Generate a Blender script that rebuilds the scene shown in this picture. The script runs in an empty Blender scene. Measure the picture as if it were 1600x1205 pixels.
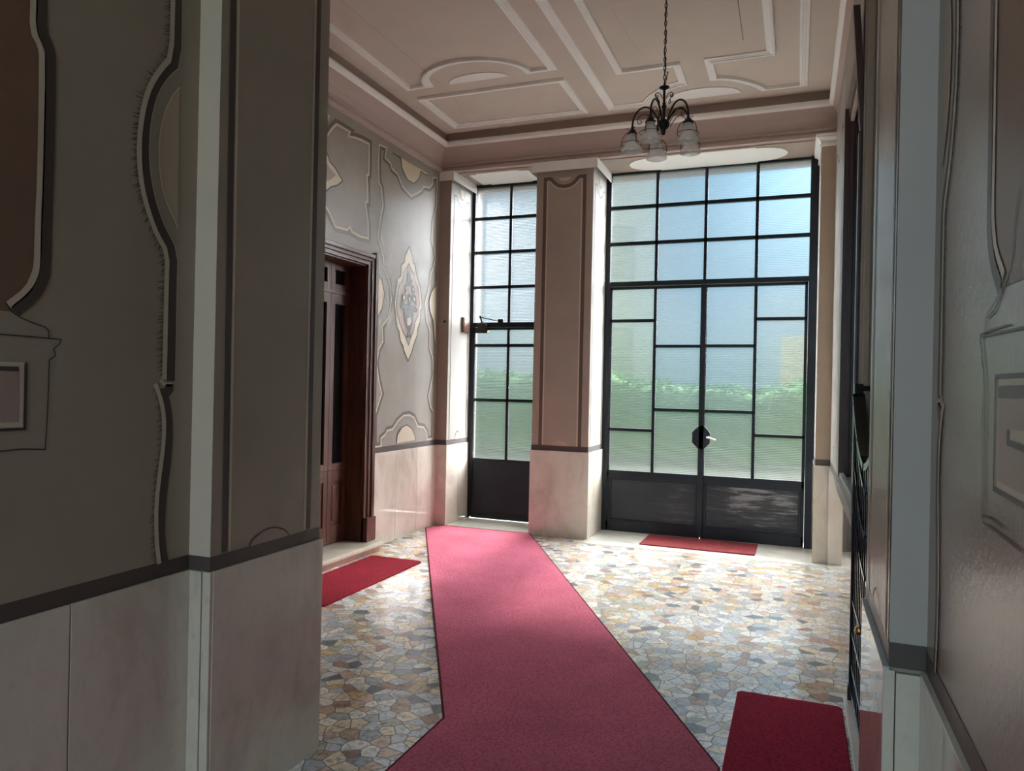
import bpy, bmesh, math, random
from mathutils import Vector, Matrix, noise
S = bpy.context.scene
COL = S.collection
R = math.radians
random.seed(7)

# ------------------------------------------------------------------ camera
cam_d = bpy.data.cameras.new('camera'); cam = bpy.data.objects.new('camera', cam_d)
COL.objects.link(cam); S.camera = cam
cam_d.sensor_width = 36.0; cam_d.sensor_fit = 'HORIZONTAL'
cam_d.lens = 36.0 * 1155.88 / 1600.0
cam_d.clip_start = 0.02
EYE = Vector((0, 0, 1.55))
yaw, pitch, roll = .368274, .00152, .020866
cy, sy = math.cos(yaw), math.sin(yaw)
r0 = Vector((cy, sy, 0)); f0 = Vector((-sy, cy, 0)); u0 = Vector((0, 0, 1))
f1 = f0*math.cos(pitch) + u0*math.sin(pitch); u1 = u0*math.cos(pitch) - f0*math.sin(pitch)
r2 = r0*math.cos(roll) + u1*math.sin(roll); u2 = u1*math.cos(roll) - r0*math.sin(roll)
m = Matrix((r2, u2, -f1)).transposed().to_4x4(); m.translation = EYE
cam.matrix_world = m

# ------------------------------------------------------------------ view, world, sun
S.view_settings.view_transform = 'Standard'; S.view_settings.look = 'None'
S.view_settings.gamma = 1.0; S.view_settings.exposure = EXPOSURE = 2.28
S.view_settings.use_curve_mapping = False
S.cycles.use_denoising = True
S.cycles.sample_clamp_indirect = 6.0
S.cycles.max_bounces = 14; S.cycles.diffuse_bounces = 8; S.cycles.glossy_bounces = 5
S.cycles.transmission_bounces = 10; S.cycles.transparent_max_bounces = 12
SUN_EL = 47.0
def lamp(name, kind, energy, color, rot, angle):
    d = bpy.data.lights.new(name, kind); d.energy = energy; d.color = color; d.angle = R(angle)
    o = bpy.data.objects.new(name, d); COL.objects.link(o); o.rotation_euler = rot; return o
sun = lamp('sun', 'SUN', 5.8, (1.0, .965, .92), (-R(90-SUN_EL), 0, 0), 7.0)
fill_top = lamp('sky_fill', 'SUN', 2.2, (.90, .95, 1.0), (-R(90-58), 0, 0), 58.0)   # added fill lamp, broad and steep, to brighten the room
def from_sky(az, el):   # rotation of a lamp that shines from azimuth az (0 = straight out of the doors, + = to the right) and elevation el
    d = Vector((-math.sin(R(az))*math.cos(R(el)), -math.cos(R(az))*math.cos(R(el)), -math.sin(R(el))))
    return d.to_track_quat('-Z', 'Y').to_euler()
fill_right = lamp('sky_fill_right', 'SUN', 12.0, (.93, .96, 1.0), from_sky(48, 24), 46.0)  # added low fill from the right, carries light deep into the room
fill_left = lamp('sky_fill_left', 'SUN', 9.0, (.90, .95, 1.0), from_sky(-62, 24), 46.0)  # its added counterpart from the left, fill for the right side
sun.location = (-1, 25, 25); fill_top.location = (-2, 25, 16); fill_right.location = (14, 22, 12); fill_left.location = (-18, 20, 12)
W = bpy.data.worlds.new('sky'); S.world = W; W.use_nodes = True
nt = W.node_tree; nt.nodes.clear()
def wn(t, **k):
    n = nt.nodes.new(t)
    for a, b in k.items(): setattr(n, a, b)
    return n
tc = wn('ShaderNodeTexCoord'); nz = wn('ShaderNodeTexNoise'); nz.inputs['Scale'].default_value = 3.0; nz.inputs['Detail'].default_value = 6
cr = wn('ShaderNodeValToRGB'); cr.color_ramp.elements[0].position = .38; cr.color_ramp.elements[0].color = (.33, .58, .77, 1)
cr.color_ramp.elements[1].position = .66; cr.color_ramp.elements[1].color = (.64, .80, .90, 1)
dt = wn('ShaderNodeVectorMath', operation='DOT_PRODUCT'); dt.inputs[1].default_value = (0.09, math.cos(R(17)), math.sin(R(17)))
pw = wn('ShaderNodeMath', operation='POWER'); pw.inputs[1].default_value = 110
mx = wn('ShaderNodeMath', operation='MAXIMUM'); mx.inputs[1].default_value = 0
ml = wn('ShaderNodeMath', operation='MULTIPLY_ADD'); ml.inputs[1].default_value = 2.2; ml.inputs[2].default_value = 1.0
bg = wn('ShaderNodeBackground'); ow = wn('ShaderNodeOutputWorld')
vm = wn('ShaderNodeVectorMath', operation='SCALE')
L = nt.links.new
L(tc.outputs['Generated'], nz.inputs['Vector']); L(nz.outputs['Fac'], cr.inputs['Fac'])
L(tc.outputs['Generated'], dt.inputs[0]); L(dt.outputs['Value'], mx.inputs[0]); L(mx.outputs[0], pw.inputs[0]); L(pw.outputs[0], ml.inputs[0])
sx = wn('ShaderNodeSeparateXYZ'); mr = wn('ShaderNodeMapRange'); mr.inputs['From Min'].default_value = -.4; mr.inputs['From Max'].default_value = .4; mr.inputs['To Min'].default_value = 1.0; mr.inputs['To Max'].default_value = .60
mg = wn('ShaderNodeMath', operation='MULTIPLY')   # front sky dimmed by hand to hold the panes down, rear left bright
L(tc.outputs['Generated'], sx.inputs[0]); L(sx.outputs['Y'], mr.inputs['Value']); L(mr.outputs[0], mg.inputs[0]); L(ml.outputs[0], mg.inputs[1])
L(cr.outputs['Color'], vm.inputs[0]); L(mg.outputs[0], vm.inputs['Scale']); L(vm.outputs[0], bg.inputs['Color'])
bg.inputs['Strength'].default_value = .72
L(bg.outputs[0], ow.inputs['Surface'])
DECOR = {
  'A1': [(1.428, 2.644),(1.43, 2.591),(1.43, 2.503),(1.452, 2.473),(1.46, 2.446),(1.46, 2.106),(1.457, 1.962),(1.458, 1.864),(1.453, 1.823),(1.429, 1.776),(1.374, 1.724)],
  'A1l': [(1.408, 2.633),(1.408, 2.581),(1.407, 2.493),(1.431, 2.464),(1.437, 2.427),(1.438, 2.1),(1.434, 1.958),(1.434, 1.861),(1.428, 1.831),(1.408, 1.785),(1.356, 1.739)],
  'A2': [(1.905, 2.892),(1.907, 2.828),(1.908, 2.62),(1.863, 2.572),(1.821, 2.505),(1.797, 2.434),(1.785, 2.358),(1.783, 2.285),(1.79, 2.216),(1.809, 2.143),(1.836, 2.082),(1.861, 2.04),(1.91, 1.98),(1.91, 1.862),(1.911, 1.544)],
  'A2b': [(1.906, 1.535),(1.906, 1.514),(1.881, 1.503),(1.901, 1.449),(1.909, 1.373),(1.905, 1.287),(1.891, 1.191),(1.882, 1.096),(1.885, 1.01),(1.9, 0.935)],
  'A2l': [(1.882, 2.88),(1.884, 2.817),(1.882, 2.623),(1.843, 2.574),(1.8, 2.502),(1.777, 2.431),(1.764, 2.351),(1.761, 2.279),(1.768, 2.199),(1.787, 2.128),(1.814, 2.067),(1.838, 2.025),(1.883, 1.972),(1.882, 1.858),(1.882, 1.55)],
  'A2bl': [(1.844, 1.534),(1.866, 1.494),(1.884, 1.428),(1.885, 1.342),(1.872, 1.247),(1.859, 1.142),(1.862, 1.025),(1.877, 0.936)],
  'A2arc': [(1.92, 2.538),(1.891, 2.5),(1.866, 2.448),(1.848, 2.389),(1.84, 2.324),(1.842, 2.251),(1.856, 2.181),(1.877, 2.134),(1.902, 2.097),(1.926, 2.064)],
  'Aln1': [(1.348, 1.745),(1.365, 1.721),(1.396, 1.707),(1.428, 1.697),(1.47, 1.687),(1.471, 1.658)],
  'Aln2': [(1.32, 1.66),(1.415, 1.66),(1.507, 1.658),(1.505, 1.646),(1.486, 1.629),(1.493, 1.612),(1.474, 1.597),(1.474, 1.53),(1.472, 1.445),(1.468, 1.346),(1.404, 1.352),(1.327, 1.35)],
  'Arect': [(1.322, 1.588),(1.404, 1.586),(1.399, 1.411),(1.325, 1.411)],
  'Arecti': [(1.322, 1.571),(1.383, 1.569),(1.38, 1.431),(1.325, 1.431)],
  'L1': [(5.128, 3.565),(5.214, 3.651),(5.278, 3.73),(5.347, 3.793),(5.458, 3.794),(5.599, 3.791),(5.574, 3.751),(5.631, 3.767),(5.744, 3.781),(5.897, 3.785),(5.904, 3.626),(5.902, 3.468),(5.874, 3.45),(5.884, 3.384),(5.898, 3.211),(5.862, 3.198),(5.908, 3.036),(5.919, 2.871),(5.762, 2.86),(5.607, 2.877),(5.589, 2.902),(5.564, 2.878),(5.365, 2.869),(5.307, 2.926),(5.268, 2.971),(5.222, 3.006),(5.146, 3.05)],
  'L1dia': [(5.128, 3.574),(5.22, 3.487),(5.268, 3.421),(5.346, 3.389),(5.459, 3.31),(5.382, 3.253),(5.29, 3.214),(5.217, 3.156),(5.144, 3.102)],
  'L1dib': [(5.131, 3.486),(5.223, 3.404),(5.269, 3.367),(5.363, 3.335),(5.288, 3.273),(5.222, 3.243),(5.141, 3.19)],
  'L1top': [(5.12, 3.8),(5.202, 3.811),(5.263, 3.811),(5.24, 3.762),(5.205, 3.732),(5.123, 3.713)],
  'L2': [(6.069, 3.791),(6.06, 3.631),(6.078, 3.465),(6.122, 3.426),(6.156, 3.252),(6.101, 3.077),(6.08, 2.932),(6.129, 2.87),(6.184, 2.768),(6.183, 2.686),(6.3, 2.56),(6.348, 2.379),(6.299, 2.186),(6.188, 2.094),(6.205, 1.952),(6.131, 1.867),(6.127, 1.844),(6.098, 1.745),(6.146, 1.589),(6.207, 1.454),(6.138, 1.333),(6.087, 1.237),(6.097, 0.97),(6.171, 0.97),(6.168, 1.039),(6.26, 1.078),(6.288, 1.114),(6.399, 1.126),(6.491, 1.199),(6.612, 1.252),(6.738, 1.259),(6.849, 1.224),(6.936, 1.13),(7.069, 1.114),(7.148, 1.047),(7.163, 0.977),(7.252, 0.983),(7.252, 1.251),(7.19, 1.3),(7.137, 1.425),(7.228, 1.662),(7.22, 1.829),(7.137, 1.944),(7.135, 2.126),(7.057, 2.234),(7.019, 2.435),(7.108, 2.628),(7.131, 2.769),(7.178, 2.827),(7.233, 2.947),(7.135, 3.114),(7.15, 3.324),(7.2, 3.439),(7.227, 3.527),(7.23, 3.795),(7.17, 3.779),(7.167, 3.72),(7.086, 3.649),(6.956, 3.627),(6.911, 3.575),(6.686, 3.457),(6.488, 3.51),(6.387, 3.61),(6.276, 3.632),(6.246, 3.675),(6.134, 3.703),(6.154, 3.797)],
  'L2hl': [(6.025, 2.801),(6.079, 2.786),(6.068, 2.587),(6.142, 2.538),(6.194, 2.422),(6.161, 2.275),(6.084, 2.187),(6.082, 1.945),(6.037, 1.926)],
  'L2hr': [(7.276, 2.791),(7.263, 2.638),(7.175, 2.568),(7.116, 2.446),(7.14, 2.357),(7.225, 2.249),(7.254, 2.054),(7.298, 1.975)],
  'L2ht': [(6.289, 3.805),(6.454, 3.802),(6.479, 3.71),(6.591, 3.623),(6.724, 3.62),(6.835, 3.7),(6.864, 3.786),(7.007, 3.78),(7.03, 3.809)],
  'L2hb': [(6.481, 0.96),(6.497, 1.046),(6.586, 1.118),(6.69, 1.137),(6.788, 1.096),(6.857, 1.026),(6.871, 0.97)],
  'dia': [(6.66, 2.956),(6.731, 2.865),(6.745, 2.813),(6.787, 2.792),(6.818, 2.703),(6.888, 2.602),(6.917, 2.572),(6.947, 2.441),(6.962, 2.369),(6.928, 2.326),(6.928, 2.214),(6.877, 2.143),(6.858, 2.063),(6.783, 1.942),(6.758, 1.891),(6.684, 1.795),(6.596, 1.894),(6.583, 1.936),(6.521, 1.986),(6.492, 2.08),(6.448, 2.118),(6.411, 2.252),(6.386, 2.36),(6.412, 2.484),(6.439, 2.593),(6.5, 2.634),(6.511, 2.742),(6.569, 2.784),(6.584, 2.851)],
  'dib': [(6.657, 2.787),(6.715, 2.731),(6.768, 2.701),(6.799, 2.623),(6.859, 2.564),(6.886, 2.479),(6.902, 2.391),(6.872, 2.276),(6.817, 2.204),(6.776, 2.09),(6.733, 2.043),(6.686, 1.953),(6.634, 2.026),(6.566, 2.085),(6.498, 2.176),(6.442, 2.255),(6.428, 2.349),(6.445, 2.446),(6.473, 2.534),(6.555, 2.61),(6.573, 2.688),(6.615, 2.737)],
  'vrim': [(6.492, 2.33),(6.512, 2.346),(6.587, 2.361),(6.697, 2.363),(6.81, 2.353),(6.853, 2.33),(6.84, 2.309),(6.778, 2.306),(6.766, 2.321),(6.579, 2.307),(6.525, 2.312)],
  'vbody': [(6.574, 2.314),(6.773, 2.316),(6.758, 2.243),(6.745, 2.176),(6.707, 2.127),(6.645, 2.126),(6.599, 2.185),(6.583, 2.248)],
  'vhi': [(6.637, 2.221),(6.702, 2.243),(6.727, 2.196),(6.695, 2.15),(6.65, 2.157)],
  'vstem': [(6.658, 2.125),(6.712, 2.127),(6.702, 2.085),(6.719, 2.053),(6.738, 2.033),(6.627, 2.03),(6.648, 2.054),(6.669, 2.082)],
  'vsc1': [(6.549, 2.352),(6.525, 2.403),(6.523, 2.445),(6.561, 2.471),(6.6, 2.46),(6.611, 2.423),(6.581, 2.409)],
  'vsc2': [(6.81, 2.364),(6.819, 2.426),(6.81, 2.464),(6.771, 2.481),(6.733, 2.454),(6.735, 2.416),(6.774, 2.415)],
  'vsc3': [(6.675, 2.366),(6.65, 2.417),(6.649, 2.455),(6.674, 2.475),(6.704, 2.456),(6.699, 2.412),(6.688, 2.356)],
  'vsc4': [(6.587, 2.464),(6.58, 2.527),(6.6, 2.568),(6.633, 2.562),(6.628, 2.523)],
  'vsc5': [(6.766, 2.475),(6.78, 2.532),(6.756, 2.567),(6.722, 2.568),(6.717, 2.529)],
  'vleaf': [(6.66, 2.706),(6.688, 2.673),(6.686, 2.629),(6.731, 2.624),(6.714, 2.589),(6.684, 2.563),(6.655, 2.57),(6.609, 2.607),(6.641, 2.628),(6.631, 2.664)],
  'vlow1': [(6.527, 2.349),(6.509, 2.374),(6.525, 2.392),(6.556, 2.389)],
  'vlow2': [(6.799, 2.363),(6.828, 2.383),(6.813, 2.401),(6.786, 2.394)],
  'P': [(-2.498, 0.574),(-2.523, 1.853),(-2.536, 3.726),(-2.452, 3.752),(-2.392, 3.678),(-2.315, 3.65),(-2.24, 3.669),(-2.185, 3.743),(-2.076, 3.739),(-2.065, 1.856),(-2.046, 0.603)],
  'Pm': [(-2.371, 3.753),(-2.336, 3.724),(-2.288, 3.72),(-2.232, 3.756)],
  'Pb': [(-2.408, 0.965),(-2.377, 0.993),(-2.326, 1.003),(-2.275, 0.996),(-2.211, 0.966)],
  'R1': [(1.765, 2.374),(1.774, 2.245),(1.817, 2.103),(1.879, 2.005),(1.928, 1.976),(1.916, 1.867),(1.924, 1.772),(1.913, 1.549),(1.823, 1.545),(1.851, 1.53),(1.907, 1.491),(1.911, 1.286),(1.897, 1.289),(1.894, 1.144),(1.878, 0.924)],
  'R2': [(1.434, 2.21),(1.439, 2.106),(1.445, 2.002),(1.456, 1.897),(1.442, 1.785),(1.421, 1.754),(1.396, 1.729),(1.362, 1.711)],
  'R2b': [(1.272, 1.86),(1.292, 1.824),(1.304, 1.762),(1.332, 1.734),(1.374, 1.71),(1.413, 1.69),(1.459, 1.683),(1.461, 1.655)],
  'R3': [(1.201, 1.648),(1.247, 1.649),(1.5, 1.654),(1.495, 1.632),(1.471, 1.594),(1.461, 1.558),(1.456, 1.355),(1.456, 1.337),(1.331, 1.336),(1.226, 1.334)],
  'Rrect': [(1.196, 1.581),(1.391, 1.582),(1.391, 1.402),(1.184, 1.397)],
  'Rrecti': [(1.195, 1.558),(1.365, 1.558),(1.368, 1.417),(1.185, 1.414)],
  'Rtab': [(1.191, 1.504),(1.299, 1.501),(1.298, 1.482),(1.189, 1.478)],
}

# ------------------------------------------------------------------ materials
class NT:
    def __init__(s, name):
        s.m = bpy.data.materials.new(name); s.m.use_nodes = True; s.t = s.m.node_tree
        s.t.nodes.clear(); s.out = s.n('ShaderNodeOutputMaterial')
    def n(s, t, **k):
        o = s.t.nodes.new(t)
        for a, b in k.items():
            if a.startswith('i_'): o.inputs[a[2:].replace('_', ' ')].default_value = b
            else: setattr(o, a, b)
        return o
    def l(s, a, b): s.t.links.new(a, b)
    def pos(s, scale=(1, 1, 1)):
        g = s.n('ShaderNodeNewGeometry'); mp = s.n('ShaderNodeMapping'); mp.inputs['Scale'].default_value = scale
        s.l(g.outputs['Position'], mp.inputs['Vector']); return mp.outputs[0]
    def objpos(s, scale=(1, 1, 1)):
        g = s.n('ShaderNodeTexCoord'); mp = s.n('ShaderNodeMapping'); mp.inputs['Scale'].default_value = scale
        s.l(g.outputs['Object'], mp.inputs['Vector']); return mp.outputs[0]
    def noise(s, vec, scale, detail=4, rough=.55, dist=0):
        o = s.n('ShaderNodeTexNoise'); o.inputs['Scale'].default_value = scale; o.inputs['Detail'].default_value = detail
        o.inputs['Roughness'].default_value = rough; o.inputs['Distortion'].default_value = dist
        s.l(vec, o.inputs['Vector']); return o.outputs['Fac']
    def ramp(s, fac, stops, mode='LINEAR'):
        o = s.n('ShaderNodeValToRGB'); e = o.color_ramp; e.interpolation = mode
        while len(e.elements) < len(stops): e.elements.new(.5)
        for el, (p, c) in zip(e.elements, stops): el.position = p; el.color = (*c, 1)
        s.l(fac, o.inputs['Fac']); return o.outputs['Color']
    def mix(s, fac, a, b, mode='MIX'):
        o = s.n('ShaderNodeMix', data_type='RGBA', blend_type=mode)
        for v, i in ((fac, 0), (a, 6), (b, 7)):
            if hasattr(v, 'default_value') or hasattr(v, 'is_linked'): s.l(v, o.inputs[i])
            elif i == 0: o.inputs[0].default_value = v
            else: o.inputs[i].default_value = (*v, 1)
        return o.outputs[2]
    def bump(s, h, strength, dist=.01):
        o = s.n('ShaderNodeBump'); o.inputs['Strength'].default_value = strength; o.inputs['Distance'].default_value = dist
        s.l(h, o.inputs['Height']); return o.outputs[0]
    def bsdf(s, col, rough=.5, metal=0, spec=.5, nrm=None, **k):
        b = s.n('ShaderNodeBsdfPrincipled'); b.inputs['Metallic'].default_value = metal
        b.inputs['Specular IOR Level'].default_value = spec
        if isinstance(col, tuple): b.inputs['Base Color'].default_value = (*col, 1)
        else: s.l(col, b.inputs['Base Color'])
        if isinstance(rough, (int, float)): b.inputs['Roughness'].default_value = rough
        else: s.l(rough, b.inputs['Roughness'])
        if nrm is not None: s.l(nrm, b.inputs['Normal'])
        for a, v in k.items(): b.inputs[a.replace('_', ' ')].default_value = v
        s.l(b.outputs[0], s.out.inputs['Surface']); return s.m

def dark(c, k): return tuple(x*k for x in c)
def paint(name, c, var=.16, rough=.42, spec=.4, bumpk=.12, scale=2.2):
    t = NT(name); p = t.pos()
    n1 = t.noise(p, scale, 5, .6); n2 = t.noise(p, 45, 3)
    col = t.mix(n2, t.ramp(n1, [(.3, dark(c, 1-var)), (.7, dark(c, 1+var))]), dark(c, 1.0))
    return t.bsdf(col, rough, 0, spec, t.bump(n2, bumpk, .004))
def plain(name, c, rough=.5, metal=0, spec=.5, var=.12, scale=14, **k):
    t = NT(name); n = t.noise(t.objpos(), scale, 4)
    return t.bsdf(t.ramp(n, [(.3, dark(c, 1-var)), (.7, dark(c, 1+var))]), rough, metal, spec, **k)
def marble(name, c, c2, rough=.16, vein=.5, spec=.5):
    t = NT(name); p = t.pos((1, 1, .55))
    n1 = t.noise(p, 2.6, 8, .62, 1.2); n2 = t.noise(p, 22, 6, .65, .4); n3 = t.noise(t.pos(), 1.1, 3)
    col = t.ramp(n1, [(.30, c2), (.48, c), (.60, dark(c, 1.08)), (.8, dark(c, .9))])
    col = t.mix(t.ramp(n2, [(.55, (0, 0, 0)), (.78, (vein,)*3)]), col, dark(c2, .6))
    return t.bsdf(col, rough, 0, spec)
def wood(name, c, axis=2, rough=.34):
    t = NT(name); sc = [16, 16, 16]; sc[axis] = 1.1
    n = t.noise(t.pos(tuple(sc)), 3.0, 6, .6, .5)
    col = t.ramp(n, [(.3, dark(c, .55)), (.5, c), (.72, dark(c, 1.5))])
    return t.bsdf(col, rough, 0, .5, t.bump(n, .15, .003))

M = {}
M['taupe'] = paint('wall_paint_taupe', (.315, .285, .245), .20, .42)
M['redbrown'] = paint('wall_paint_red_brown', (.215, .13, .09))
M['stone'] = paint('wall_paint_stone_grey', (.365, .315, .25), .10, .34, .4)
M['gloss'] = paint('wall_paint_stone_grey_glossy', (.33, .285, .23), .10, .28, .5, .3)
M['band'] = paint('painted_dark_band', (.14, .108, .095), .2)
M['band_near'] = paint('painted_dark_band_corridor', (.085, .066, .058), .15)
M['rail'] = paint('painted_rail', (.10, .078, .07), .15)
M['line'] = paint('painted_light_line', (.62, .545, .43), .1)
M['ink'] = paint('painted_ink_line', (.06, .05, .045), .2)
M['cream'] = paint('painted_cream', (.66, .57, .43), .1)
M['rose'] = paint('painted_rose_ground', (.40, .31, .265), .08)
M['greyp'] = paint('painted_vase_grey', (.11, .105, .10), .3, scale=30)
M['greyl'] = paint('painted_vase_highlight', (.60, .56, .50), .2, scale=30)
M['pale'] = paint('pale_grey_trim_paint', (.50, .45, .405), .08)
M['pale_lit'] = paint('pale_trim_paint_lit', (.68, .585, .47), .06)  # trim paint of the left strip, lightened to stand in for stronger light
M['arcfill'] = paint('painted_buff_arc', (.52, .42, .32), .08)
M['brown'] = paint('pier_paint_brown', (.42, .34, .285), .1)
M['brown_dk'] = paint('pier_paint_dark_brown', (.15, .095, .08), .1)
M['tan'] = paint('pilaster_paint_tan', (.50, .385, .28), .1)
M['ivory'] = paint('reveal_paint_ivory', (.44, .415, .37), .08, .35)
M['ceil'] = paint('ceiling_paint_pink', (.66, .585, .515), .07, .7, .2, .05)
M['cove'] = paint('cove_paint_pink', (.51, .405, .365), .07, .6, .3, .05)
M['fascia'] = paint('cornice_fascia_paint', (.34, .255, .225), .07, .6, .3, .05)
M['white'] = paint('white_plaster_moulding', (.92, .91, .88), .05, .55, .3, .05)
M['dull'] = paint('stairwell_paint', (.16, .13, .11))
M['marble'] = marble('wainscot_marble_beige', (.71, .65, .56), (.59, .515, .43), .06, .3)
M['marble_polish'] = marble('wainscot_marble_polished', (.62, .56, .48), (.52, .45, .38), .03, .3, .6)
M['marble_pale'] = marble('wainscot_marble_pale', (.66, .60, .49), (.54, .48, .38))
M['thresh'] = marble('threshold_white_marble', (.82, .79, .71), (.66, .62, .54), .2)
M['sill'] = marble('sill_grey_marble', (.46, .45, .43), (.34, .32, .30), .25)
M['stepred'] = marble('step_red_marble', (.36, .17, .13), (.22, .10, .08), .3)
M['joint'] = plain('dark_joint', (.04, .035, .03), .8)
M['iron'] = plain('black_painted_iron', (.012, .0135, .020), .38, 0, .3)
M['gateiron'] = plain('black_gloss_iron', (.012, .012, .014), .14, 0, .7)
M['chand'] = plain('dark_bronze', (.022, .016, .016), .34, .5, .5)
M['chrome'] = plain('chrome', (.75, .76, .78), .15, 1)
M['brass'] = plain('brass', (.62, .47, .2), .25, 1)
M['wood'] = wood('dark_mahogany', (.085, .030, .019))
M['wood_y'] = wood('dark_mahogany_horizontal', (.085, .030, .019), 1)
M['wooddk'] = wood('dark_window_wood', (.075, .036, .030))
M['plate'] = wood('brown_box', (.20, .11, .07))
M['darkglass'] = plain('dark_glass', (.008, .008, .009), .06, 0, .5)

def scuffed(name, k):
  t = NT(name); p = t.objpos((1.1, 1, 9)); n = t.noise(p, 2.6, 9, .70, .15); n2 = t.noise(t.objpos(), 1.3, 2)
  f = t.n('ShaderNodeMath', operation='MULTIPLY'); t.l(n, f.inputs[0]); t.l(n2, f.inputs[1])
  return t.bsdf(t.ramp(f.outputs[0], [(.24, (.012, .0135, .019)), (.31, (.012+.035*k, .0135+.035*k, .019+.036*k)), (.36, (.01+.21*k, .01+.21*k, .012+.215*k))]), .45)
M['scuff'] = scuffed('scuffed_black_panel', 1.0); M['scuff_faint'] = scuffed('faintly_scuffed_black_panel', .3)

# ribbed obscure glass: blurs and bends the view, lets part of the sun through
t = NT('ribbed_glass'); g = t.n('ShaderNodeNewGeometry'); sp = t.n('ShaderNodeSeparateXYZ'); t.l(g.outputs['Position'], sp.inputs[0])
wv = t.n('ShaderNodeMath', operation='MULTIPLY'); wv.inputs[1].default_value = 2*math.pi/.017; t.l(sp.outputs['Z'], wv.inputs[0])
nn = t.noise(t.pos(), 30, 3); nb = t.noise(t.pos((1, 1, 4)), 70, 2)
ad = t.n('ShaderNodeMath', operation='MULTIPLY_ADD'); ad.inputs[1].default_value = 1.5; t.l(nn, ad.inputs[0]); t.l(wv.outputs[0], ad.inputs[2])
sn = t.n('ShaderNodeMath', operation='SINE'); t.l(ad.outputs[0], sn.inputs[0])
sm = t.n('ShaderNodeMath', operation='ADD'); t.l(sn.outputs[0], sm.inputs[0]); t.l(nb, sm.inputs[1])
bp_ = t.bump(sm.outputs[0], .55, .0042)
rf = t.n('ShaderNodeBsdfRefraction', distribution='GGX'); rf.inputs['IOR'].default_value = 1.22; rf.inputs['Roughness'].default_value = .47
rf.inputs['Color'].default_value = (.225, .235, .235, 1); t.l(bp_, rf.inputs['Normal'])
tp = t.n('ShaderNodeBsdfTransparent'); tp.inputs['Color'].default_value = (1, 1, 1, 1)
m1 = t.n('ShaderNodeMixShader'); m1.inputs[0].default_value = .12; t.l(rf.outputs[0], m1.inputs[1]); t.l(tp.outputs[0], m1.inputs[2])
gl = t.n('ShaderNodeBsdfGlossy'); gl.inputs['Roughness'].default_value = .15; t.l(bp_, gl.inputs['Normal'])
m2 = t.n('ShaderNodeMixShader'); m2.inputs[0].default_value = .04; t.l(m1.outputs[0], m2.inputs[1]); t.l(gl.outputs[0], m2.inputs[2])
t.l(m2.outputs[0], t.out.inputs['Surface']); M['glass'] = t.m
t = NT('glass_outer_face'); tp = t.n('ShaderNodeBsdfTransparent'); t.l(tp.outputs[0], t.out.inputs['Surface']); M['glass_out'] = t.m

# frosted shade glass
t = NT('frosted_shade_glass'); n = t.noise(t.objpos(), 30, 3)
b1 = t.n('ShaderNodeBsdfPrincipled'); b1.inputs['Base Color'].default_value = (.85, .85, .83, 1); b1.inputs['Roughness'].default_value = .12
tl = t.n('ShaderNodeBsdfTranslucent'); tl.inputs['Color'].default_value = (.8, .8, .78, 1)
tp = t.n('ShaderNodeBsdfTransparent'); ma = t.n('ShaderNodeMixShader'); mb_ = t.n('ShaderNodeMixShader')
ma.inputs[0].default_value = .45; mb_.inputs[0].default_value = .6
t.l(b1.outputs[0], ma.inputs[1]); t.l(tl.outputs[0], ma.inputs[2]); t.l(ma.outputs[0], mb_.inputs[1]); t.l(tp.outputs[0], mb_.inputs[2])
t.l(mb_.outputs[0], t.out.inputs['Surface']); M['shade'] = t.m
M['bulb'] = plain('white_bulb', (.9, .9, .87), .25)

# crazy paving marble floor
t = NT('crazy_paving_marble'); p = t.pos()
dn = t.n('ShaderNodeTexNoise'); dn.inputs['Scale'].default_value = 5; t.l(p, dn.inputs['Vector'])
va = t.n('ShaderNodeVectorMath', operation='MULTIPLY_ADD'); va.inputs[1].default_value = (.012, .012, 0); t.l(dn.outputs['Color'], va.inputs[0]); t.l(p, va.inputs[2])
fl = t.n('ShaderNodeVectorMath', operation='MULTIPLY'); fl.inputs[1].default_value = (1, 1.0, 0); t.l(va.outputs[0], fl.inputs[0])
SC = 13.0
vo = t.n('ShaderNodeTexVoronoi', voronoi_dimensions='2D', feature='F1'); vo.inputs['Scale'].default_value = SC; t.l(fl.outputs[0], vo.inputs['Vector'])
ve = t.n('ShaderNodeTexVoronoi', voronoi_dimensions='2D', feature='DISTANCE_TO_EDGE'); ve.inputs['Scale'].default_value = SC; t.l(fl.outputs[0], ve.inputs['Vector'])
sc_ = t.n('ShaderNodeSeparateColor'); t.l(vo.outputs['Color'], sc_.inputs[0])
pal = t.ramp(sc_.outputs[0], [(0, (.62, .60, .54)), (.13, (.50, .50, .50)), (.24, (.66, .56, .40)), (.36, (.44, .30, .20)), (.42, (.72, .69, .62)),
      (.55, (.36, .37, .38)), (.64, (.55, .40, .29)), (.75, (.52, .37, .17)), (.79, (.13, .135, .145)), (.83, (.60, .60, .58)), (.91, (.40, .40, .30)), (.96, (.34, .20, .14))], 'CONSTANT')
off = t.n('ShaderNodeVectorMath', operation='MULTIPLY_ADD'); off.inputs[1].default_value = (9, 9, 9); t.l(vo.outputs['Color'], off.inputs[0]); t.l(p, off.inputs[2])
vn = t.noise(off.outputs[0], 22, 7, .68, 1.5)
pal = t.mix(.85, pal, t.mix(1.0, pal, t.ramp(vn, [(.34, (.34, .32, .32)), (.52, (1, 1, 1)), (.72, (1.3, 1.25, 1.2))]), 'MULTIPLY'))
gm = t.ramp(ve.outputs['Distance'], [(.022, (1, 1, 1)), (.04, (0, 0, 0))])
col = t.mix(gm, t.mix(.12, t.mix(1.0, pal, (1.42, 1.44, 1.48), 'MULTIPLY'), (.8, .8, .8)), (.15, .145, .13))
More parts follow.
